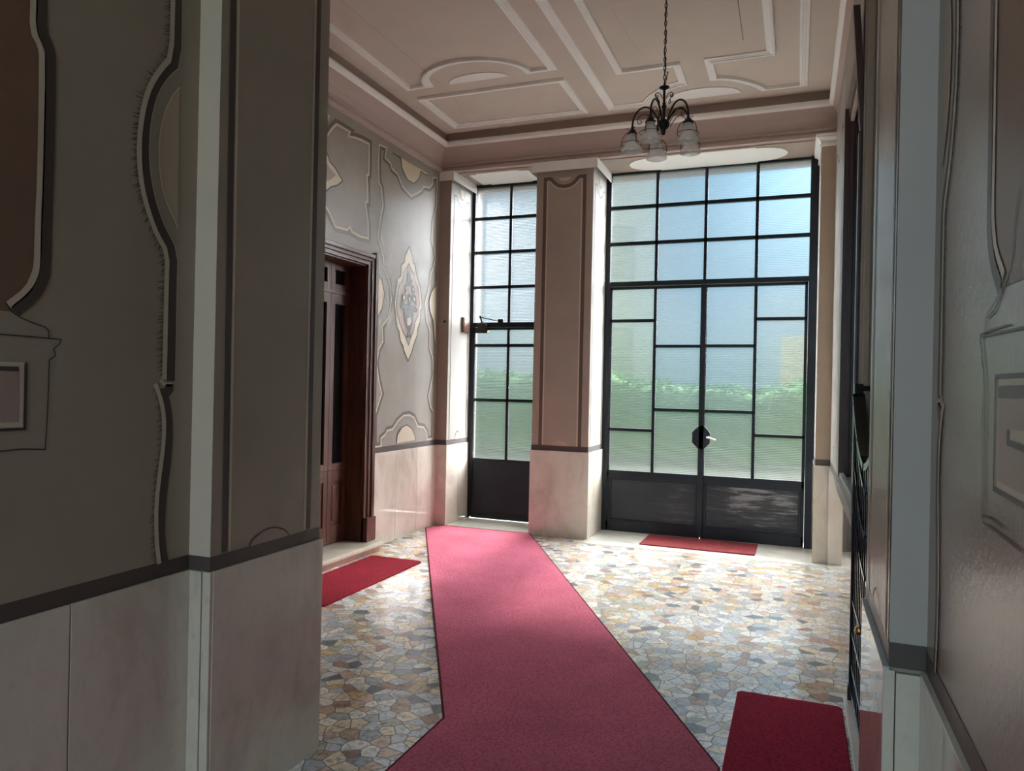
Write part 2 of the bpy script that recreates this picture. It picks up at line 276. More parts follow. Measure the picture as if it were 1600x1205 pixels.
M['floor'] = t.bsdf(col, t.ramp(gm, [(0, (.13,)*3), (1, (.5,)*3)]), 0, .5, t.bump(gm, -.25, .002))

def carpet(name, c, c2, scale=95, sheen=0.0, rot=0, weave=True):
    t = NT(name); g = t.n('ShaderNodeNewGeometry'); mp = t.n('ShaderNodeMapping'); mp.inputs['Rotation'].default_value = (0, 0, R(rot)); t.l(g.outputs['Position'], mp.inputs['Vector'])
    v = mp.outputs[0]
    n1 = t.noise(v, scale, 2); n2 = t.noise(v, 3.0, 4)
    w = t.n('ShaderNodeTexVoronoi'); w.inputs['Scale'].default_value = 70; t.l(v, w.inputs['Vector'])
    h = t.mix(.5, n1, w.outputs['Distance'])
    col = t.mix(t.ramp(h, [(.25, (0, 0, 0)), (.55, (1, 1, 1))]), c2, c)
    col = t.mix(.35, col, t.mix(1.0, col, t.ramp(n2, [(.3, (.7, .7, .7)), (.7, (1.25, 1.25, 1.25))]), 'MULTIPLY'))
    return t.bsdf(col, .95, 0, .15, t.bump(h, .5, .006))
M['runner'] = carpet('woven_wine_red_carpet', (.62, .155, .235), (.37, .075, .118), rot=29)
M['binding'] = plain('carpet_binding', (.12, .022, .035), .9, 0, .1)
M['mat_red'] = carpet('red_pile_mat', (.23, .0055, .018), (.10, .002, .006))
M['mat_dark'] = carpet('dark_red_pile_mat', (.40, .022, .060), (.20, .010, .028))
M['mat_rose'] = carpet('faded_red_mat', (.28, .050, .055), (.14, .020, .024))
M['ground'] = paint('gravel_ground', (.06, .065, .052), .2, .9, .1)
M['leaf'] = paint('shrub_leaves', (.07, .21, .045), .5, .7, .2, .6, 14)
M['leaf2'] = paint('tree_leaves', (.10, .15, .075), .5, .7, .2, .6, 9)
M['peach'] = paint('peach_render', (.86, .76, .66), .05, .9, .1)
M['yellow'] = paint('yellow_render', (.70, .60, .38), .1, .9, .1)
M['bark'] = paint('bark', (.14, .10, .07), .3, .9, .1)

# ------------------------------------------------------------------ mesh helpers
class MB:
    def __init__(s): s.v = []; s.f = []; s.fm = []; s.mats = []; s.smooth = []
    def mi(s, m):
        m = M[m] if isinstance(m, str) else m
        if m not in s.mats: s.mats.append(m)
        return s.mats.index(m)
    def add(s, vs, fs, m, smooth=False):
        b = len(s.v); k = s.mi(m); s.v += [tuple(v) for v in vs]
        for f in fs: s.f.append([b+i for i in f]); s.fm.append(k); s.smooth.append(smooth)
    def box(s, x0, x1, y0, y1, z0, z1, m, top=None):
        vs = [(x, y, z) for z in (z0, z1) for y in (y0, y1) for x in (x0, x1)]
        s.add(vs, [(0, 2, 3, 1), (4, 5, 7, 6), (0, 1, 5, 4), (2, 6, 7, 3), (0, 4, 6, 2), (1, 3, 7, 5)], m)
    def bbox(s, x0, x1, y0, y1, z0, z1, m, b=.004):   # box with chamfered edges
        bm = bmesh.new(); bmesh.ops.create_cube(bm, size=1)
        for v in bm.verts: v.co = Vector(((x0+x1)/2+v.co.x*(x1-x0), (y0+y1)/2+v.co.y*(y1-y0), (z0+z1)/2+v.co.z*(z1-z0)))
        bmesh.ops.bevel(bm, geom=bm.edges[:], offset=b, segments=2, affect='EDGES', profile=.7)
        bm.verts.index_update(); s.add([v.co for v in bm.verts], [[v.index for v in f.verts] for f in bm.faces], m); bm.free()
    def poly(s, pts, m): s.add(pts, [tuple(range(len(pts)))], m)
    def prism(s, pts, d, m):   # pts 3-D planar polygon, pushed along vector d
        n = len(pts); d = Vector(d); vs = [Vector(p) for p in pts] + [Vector(p)+d for p in pts]
        s.add(vs, [tuple(range(n))[::-1], tuple(range(n, 2*n))] + [(i, (i+1) % n, n+(i+1) % n, n+i) for i in range(n)], m)
    def tube(s, pts, r, m, n=8, closed=False):
        pts = [Vector(p) for p in pts]; N = len(pts); rs = r if isinstance(r, (list, tuple)) else [r]*N
        vs = []; up = None
        for i, p in enumerate(pts):
            a = pts[(i-1) % N] if (i or closed) else p; b = pts[(i+1) % N] if (i < N-1 or closed) else p
            tdir = (b-a).normalized()
            if up is None:
                up = Vector((0, 0, 1)) if abs(tdir.z) < .9 else Vector((1, 0, 0))
            u = (up - tdir*up.dot(tdir)).normalized(); w = tdir.cross(u); up = u
            vs += [p + (u*math.cos(2*math.pi*k/n) + w*math.sin(2*math.pi*k/n))*rs[i] for k in range(n)]
        fs = [(i*n+k, i*n+(k+1) % n, ((i+1) % N)*n+(k+1) % n, ((i+1) % N)*n+k) for i in range(N if closed else N-1) for k in range(n)]
        if not closed: fs += [tuple(range(n))[::-1], tuple(range((N-1)*n, N*n))]
        s.add(vs, fs, m, True)
    def lathe(s, prof, c, m, n=24):   # prof (r, z) from top down
        c = Vector(c); vs = [c + Vector((r*math.cos(2*math.pi*k/n), r*math.sin(2*math.pi*k/n), z)) for r, z in prof for k in range(n)]
        fs = [(i*n+k, (i+1)*n+k, (i+1)*n+(k+1) % n, i*n+(k+1) % n) for i in range(len(prof)-1) for k in range(n)]
        s.add(vs, fs, m, True)
    def sweep(s, path, prof, closed=False):   # horizontal path (x, y), profile [(d, z, material of the piece that follows)], d to the right of travel
        P = [Vector(p).to_2d() if len(p) > 2 else Vector(p) for p in path]; N = len(P); nrm = []
        for i in range(N):
            segs = []
            if i or closed: segs.append((P[i]-P[i-1]).normalized())
            if i < N-1 or closed: segs.append((P[(i+1) % N]-P[i]).normalized())
            ns = [Vector((q.y, -q.x)) for q in segs]
            b = sum(ns, Vector((0, 0))).normalized(); nrm.append(b / max(.2, b.dot(ns[0])))
        for j in range(len(prof)-1):
            (d0, z0, mm), (d1, z1, _) = prof[j], prof[j+1]
            vs = []
            for p, q in zip(P, nrm): vs += [(*(p+q*d0), z0), (*(p+q*d1), z1)]
            K = N if closed else N-1
            s.add(vs, [(2*i, 2*((i+1) % N), 2*((i+1) % N)+1, 2*i+1) for i in range(K)], mm)
        if not closed:
            for i in (0, N-1): s.poly([(*(P[i]+nrm[i]*d), z) for d, z, _ in prof], prof[0][2])
    def ribbon(s, pts, o0, o1, fn, m, closed=False):   # flat painted band between two offsets of a 2-D polyline
        P = [Vector(p) for p in pts]; N = len(P); vs = []
        for i in range(N):
            sg = []
            if i or closed: sg.append((P[i]-P[i-1]).normalized())
            if i < N-1 or closed: sg.append((P[(i+1) % N]-P[i]).normalized())
            ns = [Vector((q.y, -q.x)) for q in sg]; b = sum(ns, Vector((0, 0)))
            b = b.normalized() if b.length > 1e-6 else ns[0]; b = b / max(.55, b.dot(ns[0]))
            vs += [fn(P[i]+b*o0), fn(P[i]+b*o1)]
        K = N if closed else N-1
        s.add(vs, [(2*i, 2*((i+1) % N), 2*((i+1) % N)+1, 2*i+1) for i in range(K)], m)
    def build(s, name, parent=None, bevel=0, recalc=True, weld=False):
        me = bpy.data.meshes.new(name); me.from_pydata(s.v, [], s.f)
        for mm in s.mats: me.materials.append(mm)
        for p, k, sm in zip(me.polygons, s.fm, s.smooth): p.material_index = k; p.use_smooth = sm
        if recalc or weld:
            bm = bmesh.new(); bm.from_mesh(me)
            if weld: bmesh.ops.remove_doubles(bm, verts=bm.verts, dist=1e-5)
            bmesh.ops.recalc_face_normals(bm, faces=bm.faces); bm.to_mesh(me); bm.free()
        o = bpy.data.objects.new(name, me); COL.objects.link(o)
        if parent is not None:
            o.parent = parent; o.matrix_parent_inverse = Matrix.Translation(parent.location).inverted() if parent.rotation_euler.z == 0 else parent.matrix_basis.inverted()
        if bevel:
            b = o.modifiers.new('bevel', 'BEVEL'); b.width = bevel; b.segments = 2; b.limit_method = 'ANGLE'
        return o
def ticks(b, pts, off, ln, step, fn, m, seed=1, closed=False):   # short hatching strokes along a painted outline
    rnd = random.Random(seed); P = [Vector(p) for p in pts]
    if closed: P.append(P[0])
    for a, c in zip(P[:-1], P[1:]):
        d = (c-a); L_ = d.length
        if L_ < 1e-4: continue
        d /= L_; n = Vector((d.y, -d.x)); k = int(L_/step)
        for i in range(k):
            q = a + d*((i+rnd.random())*step) + n*off; e = q + (n*ln*rnd.uniform(.4, 1.3) if ln > 0 else n*ln*rnd.uniform(.4, 1.3)) + Vector((0, -abs(ln)*.35))
            w = d*.0016; b.add([fn(q-w), fn(q+w), fn(e+w*.4), fn(e-w*.4)], [(0, 1, 2, 3)], m)
def chaikin(p, n=1, closed=False):
    for _ in range(n):
        q = [] if closed else [p[0]]
        K = len(p) if closed else len(p)-1
        for i in range(K):
            a, b = p[i], p[(i+1) % len(p)]
            q += [(a[0]*.75+b[0]*.25, a[1]*.75+b[1]*.25), (a[0]*.25+b[0]*.75, a[1]*.25+b[1]*.75)]
        if not closed: q.append(p[-1])
        p = q
    return p
def tag(o, label=None, cat=None, group=None, kind=None):
    if label: o['label'] = label
    if cat: o['category'] = cat
    if group: o['group'] = group
    if kind: o['kind'] = kind
    return o
def struct(o, label, cat): return tag(o, label, cat, None, 'structure')
def empty(name, loc):
    o = bpy.data.objects.new(name, None); COL.objects.link(o); o.location = loc; o.empty_display_size = .1; return o

# ------------------------------------------------------------------ the setting
XL, XR = -3.73, .29            # vestibule side walls
XA, XB = -1.97, -1.876         # corridor wall and pier face, left
XA2, XB2 = .30, .22            # the same on the right
Y0, Y1, YF, YD = 2.01, 2.63, 7.36, 7.95
ZC, ZW = 4.295, .89            # ceiling, top of the marble wainscot
YE = -3.2                      # corridor end behind the camera, left open to let extra light in
E_ = .0015
def PX(x, s=1): return lambda q: (x + s*E_, q[0], q[1])
def PY(y): return lambda q: (q[0], y - E_, q[1])
def PZ(z): return lambda q: (q[0], q[1], z)

b = MB(); b.box(-4.2, 2.2, YE-.3, 8.2, -.12, 0, 'floor')
struct(b.build('floor'), 'polished crazy paving floor of mixed marble pieces', 'floor')

# ceiling slab and cornice
b = MB(); b.box(-4.3, 2.2, Y1-.3, 8.2, ZC, ZC+.2, 'ceil')
crk = [(-3.101, 4.3), (-3.10, 4.885), (-3.095, 5.2), (-3.09, 5.634), (-3.088, 6.27), (-3.15, 6.6), (-3.22, 6.83)]
b.ribbon(crk, -.003, .003, PZ(ZC-E_), 'cove'); b.ribbon([(-.441, 5.2), (-.443, 5.6), (-.446, 6.02)], -.003, .003, PZ(ZC-E_), 'brown_dk')
b.ribbon([(-1.30, 5.2), (-1.28, 5.7), (-1.24, 6.05)], -.002, .002, PZ(ZC-E_), 'cove')
struct(b.build('ceiling'), 'dusty pink plaster ceiling over the vestibule', 'ceiling')
b = MB(); b.box(XA-.4, XA2+.4, YE, Y0, ZC, ZC+.2, 'ceil')
struct(b.build('ceiling_corridor'), 'plain plaster ceiling over the near corridor', 'ceiling')
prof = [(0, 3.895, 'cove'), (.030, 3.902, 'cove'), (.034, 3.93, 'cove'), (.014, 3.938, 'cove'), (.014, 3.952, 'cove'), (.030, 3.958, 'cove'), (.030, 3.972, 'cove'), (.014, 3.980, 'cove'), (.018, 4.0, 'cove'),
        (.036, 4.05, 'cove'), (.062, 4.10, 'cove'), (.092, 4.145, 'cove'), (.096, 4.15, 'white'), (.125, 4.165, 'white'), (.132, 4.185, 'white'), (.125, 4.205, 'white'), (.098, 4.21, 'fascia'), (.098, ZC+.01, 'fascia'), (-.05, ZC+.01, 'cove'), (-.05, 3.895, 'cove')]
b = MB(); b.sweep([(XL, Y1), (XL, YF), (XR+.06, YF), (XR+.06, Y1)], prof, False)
struct(b.build('trim_1', recalc=False), 'pink coved cornice with a white bead running round the ceiling', 'cornice')

# plaster mouldings on the ceiling
def moulding(name, path, label, w=.07, closed=True):
    b = MB(); p = path; f = lambda z: PZ(z)
    hs = [(-w/2, ZC+.002), (-w/2+.002, ZC-.012), (-w*.14, ZC-.013), (-w*.12, ZC-.019), (w*.16, ZC-.020), (w*.18, ZC-.027), (w/2-.002, ZC-.026), (w/2, ZC+.002)]
    for (o0, z0), (o1, z1) in zip(hs[:-1], hs[1:]):
        P = [Vector(q) for q in p]; N = len(P); vs = []
        for i in range(N):
            sg = []
            if i or closed: sg.append((P[i]-P[i-1]).normalized())
            if i < N-1 or closed: sg.append((P[(i+1) % N]-P[i]).normalized())
            ns = [Vector((q.y, -q.x)) for q in sg]; bb = sum(ns, Vector((0, 0))).normalized(); bb = bb/max(.5, bb.dot(ns[0]))
            vs += [(*(P[i]+bb*o0), z0), (*(P[i]+bb*o1), z1)]
        K = N if closed else N-1
        b.add(vs, [(2*i, 2*((i+1) % N), 2*((i+1) % N)+1, 2*i+1) for i in range(K)], 'white')
    struct(b.build(name, weld=True), label, 'moulding')
def arc(cx, cy, r, a0, a1, n=16, ry=None):
    return [(cx+r*math.cos(R(a0+(a1-a0)*i/n)), cy+(ry or r)*math.sin(R(a0+(a1-a0)*i/n))) for i in range(n+1)]
cx = -2.715
moulding('trim_2', [(-3.41, 2.9), (-3.41, 6.02), (cx-.53, 6.02)] + [(x, y) for x, y in arc(cx, 6.02, .485, 180, 0, 18, -.375)] + [(cx+.53, 6.02), (-2.01, 6.02), (-2.01, 2.9)], 'white moulding of the left ceiling panel with an arched end')
moulding('trim_3', [(-3.41, 6.28), (-2.015, 6.28), (-2.015, 7.04), (-3.41, 7.04)], 'white oblong moulding on the ceiling before the narrow door')
c2 = -.87
la = [(-1.49, 2.9), (-1.49, 6.28), (-1.0, 6.28), (-1.0, 6.665), (-1.07, 6.675), (-1.16, 6.72), (-1.26, 6.815), (-1.34, 6.91), (-1.41, 7.04), (-1.74, 7.04), (-1.74, 2.9)]
moulding('trim_4', la, 'white moulding of the middle ceiling band stepping beside the chandelier')
moulding('trim_5', [(2*c2-x, y) for x, y in la], 'white moulding of the right ceiling band near the window wall')
def moon(name, cx, y, rx, ry, label):
    b = MB(); pts = [(x, yy, ZC-.008) for x, yy in arc(cx, y, rx, 180, 0, 20, -ry)]; b.prism(pts, (0, 0, .02), 'white')
    struct(b.build(name), label, 'moulding')
moon('trim_6', cx, 6.055, .285, .145, 'white half moon on the ceiling inside the left arch')
moon('trim_7', c2, 7.06, .34, .215, 'white half moon on the ceiling behind the chandelier')

# window wall: beam, soffit, piers
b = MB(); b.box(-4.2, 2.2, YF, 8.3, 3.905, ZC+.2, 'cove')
b.poly([(XL+.1, YF+.002, 3.9035), (XR-.06, YF+.002, 3.9035), (XR-.06, YD, 3.9035), (XL+.1, YD, 3.9035)], 'rose')
struct(b.build('wall_far_beam'), 'pink beam carrying the wall above the two metal doors', 'wall')
b = MB(); b.prism([(-3.46, 7.50, 3.893), (-3.36, 7.50, 3.893), (-3.36, 7.47, 3.893), (-2.86, 7.47, 3.893), (-2.86, 7.50, 3.893), (-2.76, 7.50, 3.893), (-2.76, 7.90, 3.893), (-2.86, 7.90, 3.893), (-2.86, 7.93, 3.893), (-3.36, 7.93, 3.893), (-3.36, 7.90, 3.893), (-3.46, 7.90, 3.893)], (0, 0, .0115), 'white')
struct(b.build('trim_8'), 'pale notched panel on the soffit above the narrow door', 'moulding')
b = MB(); cap = [(-.4, 7.45), (-.4, 7.47)] + arc(-.4, 7.69, .26, 85, -85, 14, -.225)[1:-1]
right = [(-.42, 7.45), (-.42, 7.475)] + [(-.40+.27*math.cos(R(a)), 7.69-.215*math.sin(R(a))) for a in range(90, -91, -12)] + [(-.42, 7.905), (-.42, 7.93)]
left = [(2*-.91-x, y) for x, y in right][::-1]
b.prism([(x, y, 3.893) for x, y in right+left], (0, 0, .0115), 'white')
struct(b.build('trim_9'), 'long pale oval on the soffit above the wide door', 'moulding')

def wains(b, x0, x1, y0, y1, m='marble', cap=True):
    b.box(x0, x1, y0, y1, 0, ZW, m)
# pier between the two doors
PL, PR = -2.605, -1.99
b = MB(); b.box(PL, PR, YF, 8.15, 0, 3.905, 'brown')
b.box(PL-.002, PR+.002, YF-.003, 7.93, ZW-.002, .945, 'rail')
f = PY(YF)
po = [(-2.512, .945), (-2.512, 3.722), (-2.45, 3.735), (-2.405, 3.685), (-2.36, 3.655), (-2.297, 3.645), (-2.235, 3.655), (-2.19, 3.685), (-2.145, 3.735), (-2.083, 3.722), (-2.083, .945)]
po[1] = (-2.512, 3.735); po[-2] = (-2.083, 3.735)
b.ribbon(po, -.018, .018, f, 'brown_dk'); b.ribbon(po, .022, .034, f, 'line')
b.poly([f(q) for q in ((-2.37, 3.738), (-2.225, 3.738), (-2.25, 3.712), (-2.297, 3.702), (-2.345, 3.712))], 'cream')
b.poly([f(q) for q in [(-2.39, .945), (-2.205, .945), (-2.23, .975), (-2.27, .995), (-2.297, 1.0), (-2.325, .995), (-2.365, .975)]], 'tan')
# its two reveals, ivory with a thin painted panel
for x, s in ((PL, -1), (PR, 1)):
    g = PX(x, s)
    b.poly([g((YF+.012, .945)), g((7.94, .945)), g((7.94, 3.83)), g((YF+.012, 3.83))], 'ivory')
    g = PX(x+s*.002, s); pp = [(7.42, .95), (7.42, 3.66), (7.50, 3.68), (7.56, 3.60), (7.64, 3.565), (7.72, 3.60), (7.78, 3.68), (7.86, 3.66), (7.86, .95)]
    b.ribbon(chaikin(pp), -.009, .009, g, 'band'); b.ribbon(chaikin(pp), .014, .022, g, 'line')
    for r_, mm in ((.06, 'band'), (.05, 'cream')):
        g2 = PX(x+s*(.002 if mm == 'band' else .003), s); b.poly([g2((7.64+r_*math.cos(R(a)), .947+r_*1.2*math.sin(R(a)))) for a in range(0, 181, 15)], mm)
        b.poly([g2((7.64+r_*.9*math.cos(R(a)), 3.77-r_*1.6*math.sin(R(a)))) for a in range(0, 181, 15)], mm)
struct(b.build('wall_far_pier'), 'brown painted pier between the narrow and the wide door', 'wall')
b = MB(); b.bbox(PL-.012, PR+.012, YF-.014, 7.93, 0, ZW, 'marble', .003); b.box(PR+.0125, PR+.0135, YF, 7.93, .3, ZW, 'marble_pale')
struct(b.build('baseboard_far_pier'), 'beige marble facing round the foot of the brown pier', 'wainscot')
capp = [(0, 3.80, 'white'), (.016, 3.802, 'white'), (.016, 3.814, 'white'), (.004, 3.820, 'white'), (.004, 3.830, 'white'), (.010, 3.848, 'white'), (.026, 3.866, 'white'), (.046, 3.874, 'white'), (.040, 3.880, 'white'), (.052, 3.886, 'white'), (.052, 3.904, 'white'), (-.05, 3.904, 'white'), (-.05, 3.80, 'white')]
b = MB(); b.sweep([(PR, 7.94), (PR, YF), (PL, YF), (PL, 7.94)][::-1], [(-d, z, mm) for d, z, mm in capp]); struct(b.build('trim_10'), 'white moulded capital on top of the brown pier', 'capital')
# left corner pilaster
LP = -3.605
b = MB(); b.box(-4.2, LP, YF, 8.15, 0, 3.905, 'brown'); b.box(XL, LP+.002, YF-.003, 7.93, ZW, .945, 'rail')
g = PX(LP, 1); b.poly([g((YF+.006, .945)), g((7.94, .945)), g((7.94, 3.83)), g((YF+.006, 3.83))], 'ivory')
g = PX(LP+.002, 1); b.ribbon(chaikin(pp), -.009, .009, g, 'band'); b.ribbon(chaikin(pp), .014, .022, g, 'line')
for r_, mm in ((.075, 'band'), (.062, 'cream')):
    g2 = PX(LP+(.002 if mm == 'band' else .003), 1); b.poly([g2((7.64+r_*math.cos(R(a)), .947+r_*1.2*math.sin(R(a)))) for a in range(0, 181, 15)], mm)
    b.poly([g2((7.64+r_*.9*math.cos(R(a)), 3.77-r_*1.6*math.sin(R(a)))) for a in range(0, 181, 15)], mm)
struct(b.build('wall_far_left'), 'narrow brown corner pilaster left of the narrow door', 'wall')
b = MB(); b.bbox(XL, LP+.012, YF-.012, 7.655, 0, ZW, 'marble', .003); b.bbox(XL, LP+.012, 7.66, 7.93, 0, ZW, 'marble', .003)
struct(b.build('baseboard_far_left'), 'beige marble facing at the foot of the left corner pilaster', 'wainscot')
b = MB(); b.sweep([(LP, 7.94), (LP, YF), (XL, YF)][::-1], [(-d, z, mm) for d, z, mm in capp]); struct(b.build('trim_11'), 'white moulded capital on the left corner pilaster', 'capital')
# right corner pilaster
RP, YR = .165, 7.30
b = MB(); b.box(RP, 2.2, YR, 8.15, 0, 3.905, 'tan'); b.box(RP-.002, XR, YR-.003, 7.93, ZW, .945, 'rail')
g = PX(RP, -1); b.poly([g((YR+.006, .945)), g((7.94, .945)), g((7.94, 3.83)), g((YR+.006, 3.83))], 'ivory')
struct(b.build('wall_far_right'), 'narrow tan corner pilaster right of the wide door', 'wall')
b = MB(); b.bbox(RP-.012, XR, YR-.012, 7.93, 0, ZW, 'marble', .003)
struct(b.build('baseboard_far_right'), 'beige marble facing at the foot of the right corner pilaster', 'wainscot')
b = MB(); b.sweep([(XR, YR), (RP, YR), (RP, 7.94)][::-1], [(-d, z, mm) for d, z, mm in capp][::1]) if False else b.sweep([(RP, 7.94), (RP, YR), (XR, YR)], capp)
struct(b.build('trim_12'), 'white moulded capital on the right corner pilaster', 'capital')
# thresholds
b = MB(); b.bbox(LP, PL, YF-.005, 8.05, -.01, .004, 'thresh', .002); struct(b.build('trim_13'), 'white marble threshold under the narrow door', 'threshold')
b = MB(); b.bbox(PR, RP, 7.17, 8.05, -.01, .004, 'thresh', .002); b.bbox(RP, XR, 7.13, 7.29, -.01, .004, 'thresh', .002); struct(b.build('trim_14'), 'white marble threshold in front of the wide door', 'threshold')

# left wall with the murals
DY0, DY1, DZ = 4.70, 5.88, 2.645
b = MB()
b.box(-4.15, XL, DY1, YF+.02, 0, ZC+.1, 'taupe'); b.box(-4.15, XL, Y1-.02, DY0, 0, ZC+.1, 'taupe'); b.box(-4.15, XL, DY0, DY1, DZ, ZC+.1, 'taupe')
b.box(-4.3, -4.15, Y1-.02, YF+.1, 0, ZC+.1, 'taupe')
f = PX(XL); f2 = PX(XL+.0015); f3 = PX(XL+.003); f4 = PX(XL+.0045)
b.box(XL-.01, XL+.003, 6.03, YF, ZW, .945, 'rail'); b.box(XL-.01, XL+.003, Y1, 4.55, ZW, .945, 'rail')
D = DECOR
b.poly([f(q) for q in D['L2']], 'rose' if False else 'taupe')
l1 = [q for q in D['L1']]
b.ribbon(l1, -.022, .014, f, 'band'); b.ribbon(l1, .014, .034, f, 'line'); ticks(b, l1, .034, .03, .028, f, 'ink', 5)
b.poly([f(q) for q in D['L1dia']], 'line'); b.ribbon(D['L1dia'], -.008, .004, f2, 'ink'); b.poly([f2(q) for q in D['L1dib']], 'rose'); b.poly([f(q) for q in D['L1top']], 'cream')
b.ribbon(D['L2'], -.020, .012, f2, 'band', True); b.ribbon(D['L2'], .012, .030, f2, 'line', True); ticks(b, D['L2'], .030, .03, .028, f2, 'ink', 6, True)
for k in ('L2hl', 'L2hr', 'L2ht', 'L2hb'): b.poly([f3(q) for q in D[k]], 'cream'); b.ribbon(D[k], -.004, .006, f4, 'ink')
b.poly([f2(q) for q in D['dia']], 'cream'); b.ribbon(D['dia'], -.010, .004, f3, 'ink', True); ticks(b, D['dia'], -.004, -.022, .022, f3, 'ink', 7, True)
b.poly([f3(q) for q in D['dib']], 'rose'); b.ribbon(D['dib'], -.005, .004, f4, 'ink', True)
f5 = PX(XL+.006); f6 = PX(XL+.0075)
for k in ('vbody', 'vrim', 'vleaf', 'vstem'): b.poly([f5(q) for q in D[k]], 'greyp'); b.ribbon(D[k], -.003, .004, f6, 'ink', True)
b.poly([f6(q) for q in D['vhi']], 'greyl')
for k in ('vsc1', 'vsc2', 'vsc3', 'vsc4', 'vsc5', 'vlow1', 'vlow2'):
    q = chaikin(D[k], 2, True); b.poly([f5(p_) for p_ in q], 'greyp'); b.ribbon(q, -.005, .005, f6, 'ink', True); c_ = sum((Vector(p_) for p_ in q), Vector((0, 0)))/len(q); b.poly([PX(XL+.009)((c_.x+(p_[0]-c_.x)*.45, c_.y+(p_[1]-c_.y)*.5)) for p_ in q], 'greyl')
struct(b.build('wall_left', recalc=False), 'taupe painted wall with scrolled panels and a vase of flowers', 'wall')
b = MB(); ys = [6.03, 6.47, 6.905, YF]
for a_, c_ in zip(ys[:-1], ys[1:]): b.bbox(XL, XL+.014, a_+.0015, c_-.0015, 0, ZW, 'marble', .002)
b.box(XL, XL+.004, 6.03, YF, 0, ZW, 'joint')
for a_, c_ in ((2.7, 3.3), (3.3, 3.9), (3.9, 4.5)): b.bbox(XL, XL+.014, a_+.0015, c_-.0015, 0, ZW, 'marble', .002)
struct(b.build('baseboard_left'), 'beige marble slabs along the foot of the painted left wall', 'wainscot')

# piers of the passage and the corridor walls
def bands(b, fn, mirror=False):
    w = [(2.074, 'band_near'), (2.100, 'line')]
    b.ribbon([(2.076, .945), (2.055, 3.7)], -.014, .014, fn, 'band_near'); b.ribbon([(2.099, .945), (2.082, 3.7)], -.006, .006, fn, 'line')
    b.ribbon([(2.553, .945), (2.553, 3.7)], -.014, .014, fn, 'band_near'); b.ribbon([(2.530, .945), (2.530, 3.7)], -.006, .006, fn, 'line')
b = MB(); b.box(-4.2, XB, Y0, Y1, 0, ZC+.1, 'stone')
b.poly([(XA, Y0-E_, .94), (XB, Y0-E_, .94), (XB, Y0-E_, ZC), (XA, Y0-E_, ZC)], 'pale_lit'); b.box(XA, XB+.002, Y0-.003, Y1, ZW, .94, 'rail')
f = PX(XB); bands(b, f)
half = chaikin([(2.2, .94), (2.22, .968), (2.31, .996), (2.40, .972), (2.43, .94)], 2); b.poly([f(q) for q in half], 'rose'); b.ribbon(half, -.003, .003, PX(XB+.0015), 'ink')
struct(b.build('wall_left_pier'), 'painted pier on the left of the passage with striped borders', 'wall')
b = MB(); b.bbox(XB, XB+.014, Y0+.002, Y1+.012, 0, ZW, 'marble', .003); b.bbox(XA+.016, XB-.026, Y0-.014, Y0, 0, ZW, 'marble_pale', .002); b.bbox(XB-.022, XB+.012, Y0-.012, Y0, 0, ZW, 'marble_pale', .002); b.box(XA, XB, Y0-.004, Y0, 0, ZW-.01, 'joint')
b.bbox(-4.0, XB, Y1, Y1+.012, 0, ZW, 'marble', .003)
struct(b.build('baseboard_left_pier'), 'marble slabs at the foot of the left pier', 'wainscot')
b = MB(); b.box(XA-.4, XA, YE, Y0+.02, 0, ZC+.1, 'stone')
def mural(b, fn, fn2, ext=True):
    D = DECOR
    a2 = chaikin(D['A2'], 1); a2l = chaikin(D['A2l'], 1); a2b = chaikin(D['A2b'], 1); a2bl = chaikin(D['A2bl'], 1)
    b.ribbon(a2, -.0165, .0165, fn, 'band_near'); b.ribbon(a2l, -.0095, .0095, fn2, 'line')
    b.ribbon(a2b, -.0165, .0165, fn, 'band_near'); b.ribbon(a2bl, -.0085, .0085, fn2, 'line'); ticks(b, a2l, .0095, .022, .010, fn, 'ink', 3); ticks(b, a2bl, .0085, .018, .012, fn, 'ink', 4)
    e = D['A2'][-1]; b.ribbon([(e[0]-.045, e[1]+.004), (e[0]-.03, e[1]-.010), (e[0]+.004, e[1]-.012)], -.006, .006, fn, 'line')
    b.ribbon(chaikin(D['A2'], 1), -.0185, -.0162, fn2, 'line')
    b.poly([fn(q) for q in D['A2arc']], 'arcfill'); b.ribbon(D['A2arc'], -.003, .003, fn2, 'line')
    a1 = chaikin(D['A1'], 1); a1l = chaikin(D['A1l'], 1)
    b.poly([fn(q) for q in a1] + [fn((0.6, a1[-1][1]-.03)), fn((.6, a1[0][1]))], 'redbrown')
    b.ribbon(a1, -.0165, .0165, fn2, 'band_near'); b.ribbon(a1l, -.011, .011, fn2, 'line')
    b.ribbon(chaikin(D['Aln1'], 1), -.0018, .0018, fn2, 'ink'); b.ribbon(D['Aln2'], -.0018, .0018, fn2, 'ink')
b.box(XA-.01, XA+.002, YE, Y0, ZW, .94, 'rail')
mural(b, PX(XA), PX(XA+.0015))
D = DECOR; r_ = [(min(q[0] for q in D['Arect'])-.12, D['Arect'][0][1])]
f = PX(XA); f2 = PX(XA+.0015)
x1_ = max(q[0] for q in D['Arect']); z1_ = max(q[1] for q in D['Arect']); z0_ = min(q[1] for q in D['Arect'])
for (o, mm, ff) in ((0, 'line', f), (.016, 'rose', f2)):
    b.poly([ff(q) for q in ((x1_-.25+o, z0_+o), (x1_-o, z0_+o), (x1_-o, z1_-o), (x1_-.25+o, z1_-o))], mm)
b.ribbon([(x1_-.25, z0_-.004), (x1_+.004, z0_-.004), (x1_+.004, z1_)], -.004, .004, f2, 'ink')
b.ribbon([(x1_-.234, z1_-.018), (x1_-.018, z1_-.018)], -.006, .006, PX(XA+.003), 'band_near')
struct(b.build('wall_left_corridor', recalc=False), 'dark taupe corridor wall on the left with scrolled border', 'wall')
b = MB()
